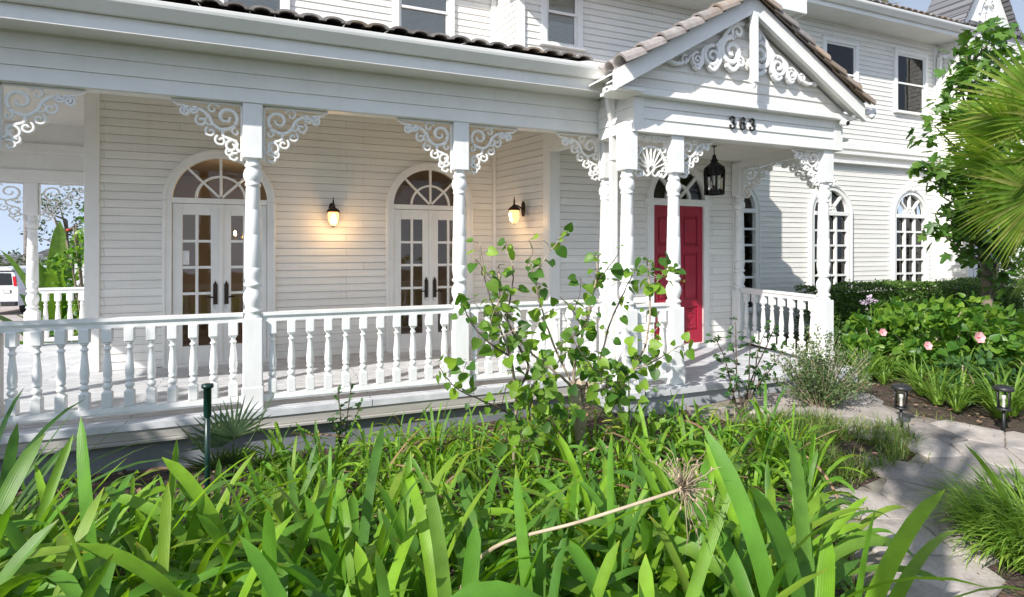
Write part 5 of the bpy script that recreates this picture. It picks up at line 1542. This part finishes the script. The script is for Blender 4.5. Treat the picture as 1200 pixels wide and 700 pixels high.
# little sprig by the porch skirt
t = thing('sprig', 'small leafy sapling sprig in front of the porch skirt right of the small palm', 'plant', (.55, 5.0, .0))
r = random.Random(35); mbs, mbl = MB(), MB()
for tx, tz in ((-.05, .62), (.06, .66), (.14, .5), (-.1, .4)):
    P = cr([(0, 0, 0), (tx*.4, 0, tz*.5), (tx, -.03, tz)], 6); mbs.tube(P, .005, 5)
    for i in range(3, len(P)):
        for j in range(3): leaf(mbl, P[i], rdir(r, .2), rdir(r, .8), .05, .028, 'ovate')
mbs.build('stems', M['twigdark'], t, True); mbl.build('leaves', M['rose'], t, True)

# ------------------------------------------------------------------ path lights
def path_light(x, y, label, h):
    t = thing('path_light', label, 'path light', (x, y, gz(x, y)), rnd.uniform(0, 1), 'black solar path lights')
    s = h/.42
    mb = MB(); mb.tube([(0, 0, -.05), (0, 0, .205*s)], .0125, 10); mb.build('post', M['black'], t, True)
    mb = MB(); mb.lathe([(.001, .195*s), (.05, .198*s), (.056, .205*s), (.056, .217*s), (.03, .225*s), (.001, .226*s)], (0, 0, 0), 20); mb.build('base_ring', M['black'], t, True)
    mb = MB(); mb.lathe([(.046, .222*s), (.050, .30*s), (.052, .372*s)], (0, 0, 0), 20, True, False); mb.build('glass', M['clear'], t, True)
    mb = MB()
    for k in range(4):
        a = PI/2*k+.4; mb.tube([(.053*math.cos(a), .053*math.sin(a), .215*s), (.058*math.cos(a), .058*math.sin(a), .376*s)], .0055, 6)
    mb.build('frame', M['black'], t, True)
    mb = MB(); mb.lathe([(.052, .366*s), (.074, .37*s), (.078, .38*s), (.074, .396*s), (.06, .405*s), (.03, .415*s), (.001, .418*s)], (0, 0, 0), 24); mb.build('cap', M['black'], t, True)
    mb = MB(); mb.lathe([(.012, .222*s), (.012, .29*s), (.018, .30*s), (.018, .33*s), (.001, .335*s)], (0, 0, 0), 8); mb.build('lamp', M['paper'], t, True)
path_light(5.20, 3.38, 'black path light standing in the grass tuft at the bend of the flagstone path', .43)
path_light(6.12, 3.06, 'black path light on the far side of the path below the pink flowering bush', .44)

# ------------------------------------------------------------------ grass
mb = MB(); r = random.Random(51)
island = [(3.35, 2.85), (3.8, 2.86), (4.35, 2.90), (4.8, 3.02), (5.12, 3.18), (5.15, 3.45), (4.85, 3.72), (4.4, 3.95), (4.0, 4.05), (3.6, 3.7)]
k = 0
while k < 3600:
    x, y = r.uniform(3.3, 5.2), r.uniform(2.8, 4.1)
    if not inside(x, y, island): continue
    k += 1
    if math.sin(x*5.1+1.3)*math.sin(y*6.3+.4) < -.35: continue
    blade(mb, (x, y, gz(x, y)), r.uniform(0, 6.28), R(r.uniform(35, 82)), r.uniform(.08, .24), r.uniform(.004, .008), R(r.uniform(10, 90)), 4, .2, 0, .8, .9, 1.6, r)
for a, b in zip(pathpoly, pathpoly[1:]+pathpoly[:1]):
    Lk = math.hypot(b[0]-a[0], b[1]-a[1])
    for q in range(int(Lk*75)):
        u = r.random(); x = a[0]+(b[0]-a[0])*u+r.gauss(0, .05); y = a[1]+(b[1]-a[1])*u+r.gauss(0, .05)
        if y > 4.5 or math.sin(x*4.3)*math.sin(y*5.1+1) < -.2: continue
        blade(mb, (x, y, gz(x, y)), r.uniform(0, 6.28), R(r.uniform(25, 80)), r.uniform(.05, .17), r.uniform(.004, .008), R(r.uniform(20, 100)), 4, .2, 0, .8, .9, 1.6, r)
o = mb.build('grass', M['grass']); tag(o, kind='stuff')
t = thing('ornamental_grass', 'dense mound of fine arching grass in the bottom right corner by the path', 'grass clump', (4.28, 1.92, gz(4.28, 1.92)))
mb = MB()
for k in range(2400):
    a = r.uniform(0, 6.28); q = r.random()**.5; x, y = .50*q*math.cos(a), .46*q*math.sin(a)
    blade(mb, (x, y-.12, 0), a+r.uniform(-.7, .7), R(r.uniform(40, 85)), r.uniform(.22, .48), r.uniform(.007, .013), R(r.uniform(50, 130)), 6, .2, 0, .7, .9, 1.5, r)
mb.build('blades', M['monkey'], t, True)
mb = MB(); blade(mb, (-.1, .1, .1), R(160), R(62), .62, .05, R(25), 8, .2, .2, .5, .8, 2, r); blade(mb, (0, .15, .1), R(120), R(70), .5, .045, R(40), 8, .2, .2, .5, .8, 2, r); mb.build('broad_leaf', M['lily'], t, True)
mb = MB(); leaf(mb, (-.05, -.1, .36), (.9, -.4, -.1), (-.2, -.5, 1), .10, .035, 'ovate', .2); mb.build('fallen_leaf', leafmat('yellow_fallen_leaf', [(.65, .32, .03), (.7, .38, .04)], .2, .5), t, True)

def lily_mesh(seed, n=34, L0=.3, L1=.55, W=.02):
    r = random.Random(seed); mb = MB()
    for i in range(n):
        a = r.uniform(0, 6.28); blade(mb, (.05*math.cos(a)*r.random(), .05*math.sin(a)*r.random(), 0), a, R(r.uniform(45, 82)), r.uniform(L0, L1), W*r.uniform(.7, 1.2), R(r.uniform(40, 115)), 7, .3, 0, .8, .85, 1.7, r)
    return mb.mesh('daylily', M['lily'])
LM = [lily_mesh(60+k) for k in range(4)]
spots = [(6.75, 4.75), (6.55, 4.45), (7.0, 5.1), (6.85, 4.3), (7.3, 5.2), (6.6, 5.2), (6.9, 5.6), (6.7, 3.75), (6.5, 4.0), (6.95, 3.6), (7.3, 3.35), (7.05, 3.1), (7.6, 3.2), (7.9, 3.0), (6.55, 3.3), (8.2, 3.3), (8.5, 2.9), (7.45, 3.6), (8.8, 3.5)]+[(6.45+.41*k+.15*(k % 3), 3.6+.42*((k*7) % 4)-.13*k) for k in range(5)]+[(6.35, 3.75), (6.4, 4.6), (6.75, 3.3), (7.2, 4.0), (7.6, 3.95), (8.1, 3.75), (6.3, 3.55), (7.35, 2.9), (7.7, 2.85), (8.1, 2.7)]
for i, (x, y) in enumerate(spots):
    o = bpy.data.objects.new('daylily', LM[i % 4]); COL.objects.link(o)
    o.location = (x, y, gz(x, y)); o.rotation_euler = (0, 0, ra.uniform(0, 6)); s = ra.uniform(.6, 1.3); o.scale = (s, s, s)
    tag(o, 'light green fountain shaped clump of thin leaves along the far edge of the path', 'plant', 'daylily clumps along the far edge of the path')

# ------------------------------------------------------------------ hedge
t = thing('hedge', 'long clipped boxy dark green hedge under the arched windows', 'hedge', (10.8, 6.55, .2))
r = random.Random(71); mb = MB()
X0, X1, Y0, Y1, Z1 = 8.0, 13.45, 6.2, 6.95, 1.20
def hz(x): return Z1+.025*math.sin(x*2.1)+.02*math.sin(x*5.7)
for k in range(26000):
    f = r.random()
    dep = abs(r.gauss(0, .035))
    x = r.uniform(X0, X1)
    if f < .62: p = (x, Y0+dep+.03*math.sin(x*3.3), r.uniform(.15, hz(x))); n = Vector((0, -1, .3))
    elif f < .90: p = (x, r.uniform(Y0, Y1), hz(x)-dep+.012*r.random()); n = Vector((0, -.2, 1))
    elif f < .95: p = (X0+dep, r.uniform(Y0, Y1), r.uniform(.15, Z1)); n = Vector((-1, 0, .3))
    else: p = (X1-dep, r.uniform(Y0, Y1), r.uniform(.15, Z1)); n = Vector((1, 0, .3))
    d = rdir(r)+n*.5
    if r.random() < .012: p = (p[0]+n.x*.05, p[1]+n.y*.05, p[2]+.05*abs(n.z))
    leaf(mb, p, d, n+rdir(r)*.8, r.uniform(.035, .06), r.uniform(.02, .034), 'simple')
mb.build('foliage', M['hedge'], t)
mb = MB()
for k in range(160):
    x = r.uniform(X0+.1, X1-.1); y = r.uniform(Y0+.12, Y1-.12)
    mb.tube([(x, y, .1), (x+r.uniform(-.1, .1), y+r.uniform(-.08, .08), .6), (x+r.uniform(-.2, .2), y+r.uniform(-.1, .1), 1.1)], [.014, .009, .004], 4)
mb.build('branches', M['twigdark'], t)
mb = MB(); n = 60
for j in range(3):
    y = Y0+.16+.16*j
    mb.add([(X0+.1+(X1-X0-.2)*i/n, y+.03*math.sin(i*1.7+j), z) for z in (.12, 1.08) for i in range(n+1)], [(i, i+1, n+2+i, n+1+i) for i in range(n)])
mb.build('inner_foliage', M['hedge'], t)

# ------------------------------------------------------------------ hibiscus and its neighbours
def hibiscus(name, label, c, rad, n, seed, L=.10, flowers=(), m='hib', kind='heart', sticks=9):
    t = thing(name, label, 'shrub', (c[0], c[1], gz(c[0], c[1])))
    r = random.Random(seed); mb = MB(); z0 = gz(c[0], c[1])
    leaf_cloud(mb, r, c, rad, n, L, L*.82, kind, 40, .30, .45, .6)
    mb.build('leaves', M[m], t)
    mb = MB()
    for k in range(sticks):
        v = rdir(r, .4); e = (c[0]+v.x*rad[0]*.75, c[1]+v.y*rad[1]*.75, c[2]+v.z*rad[2]*.7)
        P = cr([(c[0]+r.uniform(-.12, .12), c[1]+r.uniform(-.1, .1), z0), ((c[0]+e[0])/2+r.uniform(-.08, .08), (c[1]+e[1])/2, (z0+e[2])/2), e], 4)
        mb.tube(P, [.016*(1-.7*i/len(P)) for i in range(len(P))], 5)
    mb.build('stems', M['twig'], t)
    for (x, y, z, s) in flowers:
        mb = MB(); f = Vector((-.35, -.9, .25)).normalized(); u = f.cross(Vector((0,0,1))).normalized(); v = u.cross(f)
        for k in range(6):
            a = 2*PI*k/6; d = u*math.cos(a)+v*math.sin(a)+f*.35
            leaf(mb, (x, y, z), d, f, s, s*.95, 'round', -.2)
        fl = mb.build('flower', M['pink'], t)
        mb = MB(); mb.tube([(x, y, z), tuple(Vector((x, y, z))+f*s*.45)], [s*.10, s*.06], 8); mb.build('stamen', M['redflower'], fl)
hibiscus('hibiscus', 'large leafy green bush with three pink flowers on the right beyond the path', (7.95, 4.7, .68), (1.1, .66, .58), 1900, 81, .115, [(7.40, 3.95, .80, .075), (6.66, 4.05, .74, .055), (6.80, 4.65, .80, .055)])
hibiscus('leafy_bush', 'light green broad leaved bush between the porch post and the pink flowering bush', (7.1, 5.0, .52), (.62, .5, .42), 520, 82, .12)
hibiscus('leafy_bush', 'bright yellow green bush at the right edge behind the far path light', (9.2, 4.4, .5), (.85, .6, .48), 900, 83, .10)
hibiscus('leafy_bush', 'low green bush under the far end of the clipped hedge', (9.7, 5.35, .65), (.9, .45, .45), 520, 84, .10)
hibiscus('leafy_bush', 'low light green bush along the foot of the hedge behind the pink flowers', (8.3, 5.65, .5), (.8, .3, .36), 420, 85, .09)
hibiscus('leafy_bush', 'low dark green bush with broad leaves behind the far path light', (7.0, 3.75, .38), (.5, .36, .28), 420, 87, .085, m='rose', kind='ovate')
hibiscus('leafy_bush', 'small bright green bush at the right end of the far path edge', (7.9, 3.45, .36), (.55, .34, .30), 420, 88, .08)
t = thing('lilac_flower_stem', 'pale lilac flower head on a thin stem in front of the dark hedge', 'flower', (7.95, 5.6, .2))
mb = MB(); mb.tube([(0, 0, 0), (.02, 0, .5), (0, 0, .82)], .006, 5); mb.build('stem', M['lily'], t, True)
mb = MB(); r = random.Random(86)
for k in range(34):
    d = rdir(r, .2); p = Vector((0, 0, .84))+d*r.uniform(.04, .15)*Vector((1, .6, .55)).length/1.3
    p = Vector((p.x*1.2, p.y*.7, .84+(p.z-.84)*.6))
    for j in range(4): leaf(mb, p, d+rdir(r)*.7, rdir(r), .045, .018, 'simple')
mb.build('petals', M['paleflower'], t, True)

# ------------------------------------------------------------------ fig tree
t = thing('fig_tree', 'fig tree with lobed green leaves at the corner of the wing', 'tree', (10.6, 5.55, gz(10, 5.5)))
r = random.Random(91); mbs, mbl = MB(), MB()
trunk = cr([(10.6, 5.55, .1), (10.55, 5.5, 1.2), (10.4, 5.5, 2.2), (10.3, 5.5, 3.4), (10.1, 5.5, 4.4), (10.0, 5.5, 5.0)], 5)
mbs.tube(trunk, [.085*(1-.7*i/len(trunk)) for i in range(len(trunk))], 8)
tips = [(9.05, 5.4, 3.65), (9.2, 5.3, 3.95), (9.4, 5.3, 4.35), (9.65, 5.3, 4.7), (9.95, 5.3, 5.05), (10.4, 5.3, 5.2), (10.9, 5.4, 4.9), (10.2, 5.2, 4.55), (9.8, 5.2, 4.2), (10.4, 5.2, 4.2), (9.5, 5.3, 3.75), (9.9, 5.2, 3.9),
        (8.78, 5.35, 3.0), (9.0, 5.3, 2.85), (9.3, 5.3, 3.05), (9.6, 5.3, 3.2), (9.35, 5.25, 2.6), (9.8, 5.3, 2.8), (10.2, 5.2, 3.3), (9.02, 5.35, 2.12), (9.25, 5.3, 2.3), (9.5, 5.3, 2.15), (9.8, 5.3, 2.35), (10.1, 5.3, 2.2), (10.7, 5.3, 3.7), (10.9, 5.3, 2.8), (10.4, 5.25, 1.9), (10.75, 5.25, 2.3), (10.1, 5.25, 2.0), (10.6, 5.2, 1.5), (10.45, 5.2, 2.7)]
for tp in tips:
    b = min(trunk, key=lambda q: (q[2]-tp[2]+.55)**2+.2*(q[0]-tp[0])**2)
    P = cr([b, ((b[0]+tp[0])/2, (b[1]+tp[1])/2, (b[2]+tp[2])/2-.05), tp], 6)
    mbs.tube(P, [.024*(1-.75*i/len(P)) for i in range(len(P))], 5)
    for k in range(34):
        i = r.randrange(len(P)//3, len(P)) if k > 16 else len(P)-1
        p = Vector(P[i])+rdir(r)*r.uniform(.03, .26); d = rdir(r)+Vector((-.25, -.3, -.1))
        leaf(mbl, p, d, Vector((r.uniform(-.7, .3), r.uniform(-.8, .2), r.uniform(.3, 1))), r.uniform(.16, .27), r.uniform(.15, .24), 'fig', r.uniform(.2, .8))
mbs.build('trunk', M['bark'], t); mbl.build('foliage', M['fig'], t)

# ------------------------------------------------------------------ fan palm at the right edge
t = thing('fan_palm', 'fan palm with long yellow green pleated fronds at the right edge', 'palm', (8.56, 3.6, gz(8.28, 3.6)))
r = random.Random(95)
mb = MB(); P = [(0, 0, -.1), (.02, 0, .8), (0, 0, 1.6), (0, 0, 2.35)]; mb.tube(cr(P, 5), [.17+.012*(i % 2) for i in range(16)], 12)
for k in range(90):
    a = r.uniform(0, 6.28); z = r.uniform(.3, 2.3); mb.beam((.15*math.cos(a), .15*math.sin(a), z), (.24*math.cos(a), .24*math.sin(a), z+.16), .06, .012, up=(math.cos(a), math.sin(a), 0))
mb.build('trunk', M['bark'], t, True)
for az, el_, st, rad, tl in ((186, 30, .35, 1.05, -62), (192, 14, .40, 1.1, -75), (178, 2, .45, 1.1, -60), (196, -10, .40, 1.05, -80), (186, -24, .42, 1.05, -58), (205, -34, .40, 1.0, -78), (178, -36, .45, .95, -70), (172, -16, .5, 1.05, -80), (200, 40, .5, 1.05, -70), (230, -30, .5, .95, -80), (215, 22, .45, 1.0, -65), (168, 42, .5, 1.0, -50), (220, 52, .45, 1.0, -45),
        (235, -6, .45, .95, -60), (150, -12, .45, .9, -55), (130, 20, .5, 1.0, -20), (265, 26, .5, .95, -30), (300, 10, .5, .95, 10), (340, 25, .5, 1, 0), (20, 15, .5, 1, 20), (70, 30, .5, 1, 0), (100, 5, .5, .95, -20), (280, 62, .5, 1., 0), (30, 58, .5, 1., 0)):
    mb = MB(); fan(mb, (-.05, 0, 2.62+.012*min(el_, 30)), (math.cos(R(az))*math.cos(R(el_)), math.sin(R(az))*math.cos(R(el_)), math.sin(R(el_))), st, 27, rad*.98, R(140), r, .029, .30, .06, R(tl))
    mb.build('frond', M['palm'], t, True)

# ------------------------------------------------------------------ palm and trees behind the wing roof
def feather(mb, base, az, el0, L, r, n=26, w=.03):
    P = []; p = Vector(base); e = el0
    for i in range(13):
        P.append(tuple(p)); p = p+Vector((math.cos(az)*math.cos(e), math.sin(az)*math.cos(e), math.sin(e)))*(L/12); e -= .16
    mb.tube(P, [.03*(1-.8*i/12) for i in range(13)], 5)
    sd = Vector((-math.sin(az), math.cos(az), 0))
    for i in range(2, 13):
        for k in range(n//10):
            for s in (-1, 1):
                q = Vector(P[i])+Vector((r.uniform(-.08, .08), r.uniform(-.08, .08), 0))
                d = sd*s+Vector((math.cos(az), math.sin(az), 0))*.7+Vector((0, 0, r.uniform(-.9, .1)))
                leaf(mb, q, d, (r.uniform(-.4, .4), r.uniform(-.4, .4), 1), L*.28*r.uniform(.7, 1.1), w*2.2, 'simple', .6)
def feather_palm(loc, H, L, n, label, m, seed, group=None, name='palm_tree'):
    t = thing(name, label, 'palm', loc, 0, group); r = random.Random(seed)
    mb = MB(); mb.tube(cr([(0, 0, -.3), (.05, 0, H*.5), (0, 0, H)], 6), .16, 9); mb.build('trunk', M['palmbark'], t, True)
    mb = MB()
    for k in range(n): feather(mb, (0, 0, H), r.uniform(0, 6.28), R(r.uniform(-35, 75)), L*r.uniform(.8, 1.1), r)
    mb.build('crown', m, t, True)
M['palmbark'] = paint('palm_trunk_bark', (.16, .14, .14), (.25, .22, .21), .9, 2, .4, (1, 1, 6), 12)
feather_palm((22.2, 16.5, 0), 12.2, 2.6, 46, 'yellow green palm whose fronds show above the wing roof', M['yellowpalm'], 96)
feather_palm((18.6, 16.8, 0), 11.6, 2.4, 40, 'green palm showing above the wing roof left of the yellow one', M['palm'], 97)
# tall palm trunk in the left distance
feather_palm((-12.76, 40.0, -1.05), 12, 2.6, 30, 'tall palm with a slim grey trunk in the distance beyond the van', M['far'], 98)

def far_tree(name, label, loc, H, rad, n, L, m, seed, group=None, kind='simple', trunk=.16, sparse=.25):
    t = thing(name, label, 'tree', loc, 0, group); r = random.Random(seed)
    mb = MB(); top = (0, 0, H)
    P = cr([(0, 0, -.2), (r.uniform(-.2, .2), 0, H*.5), top], 5); mb.tube(P, [trunk*(1-.6*i/len(P)) for i in range(len(P))], 7)
    for k in range(9):
        v = rdir(r, .3); e = (v.x*rad[0]*.75, v.y*rad[1]*.75, H+v.z*rad[2]*.7); b = P[r.randrange(len(P)//2, len(P))]
        mb.tube([b, ((b[0]+e[0])/2, (b[1]+e[1])/2, (b[2]+e[2])/2+.1), e], [trunk*.4, trunk*.25, trunk*.1], 5)
    mb.build('trunk', M['bark'], t, True)
    mb = MB(); leaf_cloud(mb, r, (0, 0, H), rad, n, L, L*.5, kind, 46, sparse, .35, .4); mb.build('crown', m, t, True)
far_tree('eucalyptus_tree', 'pale grey green loose tree in the distance right of the porch end post', (-11.2, 41, -1.05), 4.6, (2.4, 1.8, 2.2), 900, .24, M['far'], 101)
far_tree('round_tree', 'olive green round tree behind the van', (-12.9, 39.0, -1.05), 1.9, (1.6, 1.4, .8), 900, .22, M['far'], 102)
far_tree('dark_tree', 'dark green bushy tree right of the distant palm trunk', (-10.6, 36.0, -1.05), 1.7, (1.1, 1.3, .8), 700, .2, M['hedge'], 103)
far_tree('street_tree', 'small faint tree at the far left beyond the van', (-17.3, 47.0, -1.05), 2.2, (1.0, 1.2, .8), 400, .22, M['far'], 104)

# banana plant and red flowering shrub behind the porch end
t = thing('banana_plant', 'banana plant with broad upright pale green leaves behind the porch end', 'plant', (-4.15, 14.4, gz(-4.15, 14.4)))
r = random.Random(111); mb = MB()
for az, pt, L, W, dr in ((205, 80, 2.7, .34, 25), (90, 86, 3.2, .36, 10), (340, 74, 2.4, .36, 40), (30, 82, 2.9, .34, 22), (275, 84, 2.4, .36, 30), (180, 62, 1.9, .42, 50), (20, 68, 2.2, .44, 50), (250, 70, 1.7, .42, 55), (300, 80, 2.6, .46, 20), (140, 70, 2.0, .4, 45)):
    blade(mb, (0, 0, .0), R(az), R(pt), L, W, R(dr), 14, .35, r.uniform(-.5, .5), .5, .12, 2.0, r)
mb.build('leaves', M['banana'], t, True)
mb = MB(); mb.lathe([(.12, -.2), (.10, .3), (.06, .9), (.03, 1.2)], (0, 0, 0), 10); mb.build('stem', M['lily'], t, True)
t = thing('flowering_shrub', 'tall shrub with small red flowers beside the banana plant', 'shrub', (-3.35, 13.7, gz(-3.35, 13.7)))
r = random.Random(112); z0 = gz(-3.35, 13.7); mb = MB(); c = (-3.35, 13.7, 1.15)
leaf_cloud(mb, r, c, (.7, .6, 1.55), 900, .13, .08, 'ovate', 40, .26, .4, .5); mb.build('leaves', M['hib'], t)
mb = MB()
for k in range(9):
    v = rdir(r, .5); e = (c[0]+v.x*.5, c[1]+v.y*.4, c[2]+v.z*1.3); mb.tube(cr([(c[0]+r.uniform(-.1, .1), c[1], z0), ((c[0]+e[0])/2, c[1], (z0+e[2])/2), e], 4), .018, 5)
mb.build('stems', M['bark'], t)
for k in range(6):
    mb = MB(); v = rdir(r); p = Vector((c[0]+v.x*.75, c[1]+v.y*.6, c[2]+v.z*1.6))
    for j in range(5): leaf(mb, p, rdir(r), rdir(r), .055, .04, 'round')
    mb.build('flower', M['redflower'], t)
hibiscus('leafy_bush', 'low dark green planting just beyond the porch end rail', (-4.2, 11.6, -.25), (1.5, .55, .42), 700, 113, .13, m='rose', kind='ovate')
hibiscus('leafy_bush', 'green bush between the porch end rail and the banana plant', (-3.2, 12.4, .0), (.9, .5, .6), 520, 114, .13)
mb = MB(); r = random.Random(115)
for k in range(1500):
    x, y = r.uniform(-9, -2), r.uniform(10.7, 17); blade(mb, (x, y, gz(x, y)), r.uniform(0, 6.28), R(r.uniform(45, 85)), r.uniform(.12, .35), .015, R(60), 3, .2, 0, .8, .8, 1.5, r)
o = mb.build('grass', M['grass']); tag(o, kind='stuff')

# ------------------------------------------------------------------ van, rear towards the porch
vp = paint('white_van_paint', (.72, .73, .75), (.78, .79, .80), .25, 1, .01)
vt = simple('red_tail_lamp', (.5, .01, .015), .2); vg = simple('dark_van_glass', (.03, .035, .04), .08); vr = simple('van_tyre', (.02, .02, .02), .8); vc = simple('van_chrome', (.6, .6, .6), .25, .9)
t = thing('van', 'white passenger van parked on the driveway with its rear to the porch', 'van', (-11.2, 31.3, -1.05), R(-10))
mb = MB()     # local: x across, +y forward (away), z up
prof = [(-.98, .42), (-1.0, .75), (-1.0, 1.15), (-.97, 1.35), (-.86, 1.85), (-.74, 2.02), (-.5, 2.09), (.5, 2.09), (.74, 2.02), (.86, 1.85), (.97, 1.35), (1.0, 1.15), (1.0, .75), (.98, .42)]
secs = [(0, 1.0, .985), (.06, 1.0, 1.0), (3.2, 1.0, 1.0), (3.9, .98, .96), (4.4, .95, .62), (5.2, .88, .55), (5.35, .8, .5)]
vs = []; n = len(prof)
for y, sx, sz in secs:
    for x, z in prof: vs.append((x*sx, y, .42+(z-.42)*sz))
fs = [(j*n+i, j*n+(i+1) % n, (j+1)*n+(i+1) % n, (j+1)*n+i) for j in range(len(secs)-1) for i in range(n)]
mb.add(vs, fs, False); mb.add(vs[:n], [list(range(n))]); mb.add(vs[-n:], [list(range(n))[::-1]])
mb.build('body', vp, t, True)
mb = MB()
for s in (-1, 1): mb.prism([(s*.06, -.012, 1.32), (s*.80, -.012, 1.32), (s*.74, -.012, 1.84), (s*.06, -.012, 1.86)][::s], (0, .03, 0))
mb.build('rear_window', vg, t, True)
mb = MB(); mb.prism([(.985, .5, 1.34), (.985, 3.1, 1.34), (.875, 3.0, 1.82), (.875, .55, 1.82)], (.012, 0, .003)); mb.build('side_window', vg, t, True)
mb = MB(); mb.prism([(-.985, .5, 1.34), (-.985, 3.1, 1.34), (-.875, 3.0, 1.82), (-.875, .55, 1.82)], (-.012, 0, .003)); mb.build('side_window', vg, t, True)
for s in (-1, 1):
    mb = MB(); mb.prism([(s*.85, -.02, 1.28), (s*.97, -.02, 1.28), (s*.91, -.02, 1.70), (s*.80, -.02, 1.70)][::s], (0, .06, 0)); mb.build('tail_light', vt, t, True)
mb = MB(); mb.bbox((-.9, -.03, 1.90), (.9, .0, 1.96), .01); mb.build('door_trim', M['black'], t, True)
mb = MB(); mb.bbox((-1.0, -.14, .42), (1.0, .02, .62), .03); mb.build('bumper', M['black'], t, True)
mb = MB(); mb.bbox((-.62, -.025, .92), (-.02, -.0, 1.1), .01); mb.bbox((.45, -.03, .98), (.75, -.005, 1.12), .01); mb.build('plate_frame', M['black'], t, True)
mb = MB(); mb.box((.48, -.034, 1.0), (.72, -.031, 1.10)); mb.build('licence_plate', M['paper'], t, True)
for x, y in ((-.86, .9), (.86, .9), (-.86, 4.3), (.86, 4.3)):
    mb = MB(); mb.tube([(x-.11, y, .36), (x+.11, y, .36)], .36, 20); wl = mb.build('wheel', vr, t, True)
    mb = MB(); mb.tube([(x-.12, y, .36), (x+.12, y, .36)], .2, 14); mb.build('rim', vc, wl, True)

# distant low building and a white gabled house
t = thing('low_building', 'low grey roofed building in the distance behind the van', 'building', (-20, 57, -1.05))
mb = MB(); mb.box((-7, 0, 0), (5.2, 6, 1.5)); mb.build('wall', M['trim'], t, True)
mb = MB(); mb.prism([(-7.4, -.5, 1.45), (-7.4, 6.5, 1.45), (-7.4, 3, 2.45)], (13, 0, 0)); mb.build('roof', M['slate'], t, True)
t = thing('distant_house', 'white gabled house far away among the trees behind the banana plant', 'house', (-14.6, 56, -1.05))
mb = MB(); mb.box((-2.2, 0, 0), (3.4, 5, 2.6)); mb.build('wall', M['trim'], t, True)
mb = MB(); mb.prism([(-2.7, -.5, 2.5), (3.9, -.5, 2.5), (.6, -.5, 4.0), ], (0, 6, 0)); mb.build('roof', M['slate'], t, True)
mb = MB(); mb.box((-1.2, -.03, 1.0), (-.2, .0, 2.1)); mb.build('window', M['dark'], t, True)

# ------------------------------------------------------------------ trees of the front garden behind the viewer: they throw the dappled shade
def shade_tree(loc, H, rad, n, L, seed, label, sparse=.3, clumps=30):
    t = thing('garden_tree', label, 'tree', loc); r = random.Random(seed)
    mb = MB(); P = cr([(0, 0, -.2), (.15, 0, H*.5), (0, 0, H)], 6); mb.tube(P, [.17*(1-.6*i/len(P)) for i in range(len(P))], 8)
    for k in range(12):
        v = rdir(r, .2); e = (v.x*rad[0]*.8, v.y*rad[1]*.8, H+v.z*rad[2]*.8); mb.tube([P[-3], ((e[0])/2, e[1]/2, (H+e[2])/2+.15), e], [.05, .03, .012], 5)
    mb.build('trunk', M['bark'], t, True)
    mb = MB(); leaf_cloud(mb, r, (0, 0, H), rad, n, L, L*.55, 'simple', clumps, sparse, .3, .4); mb.build('crown', M['rose'], t, True)
shade_tree((-1.75, -.75, 0), 5.5, (1.3, 1.1, .8), 300, .15, 121, 'leafy garden tree behind the viewer', .2, 11)
shade_tree((-4.9, 3.4, 0), 3.6, (.9, 1.0, .85), 420, .22, 123, 'small garden tree left of the porch', .35, 14)
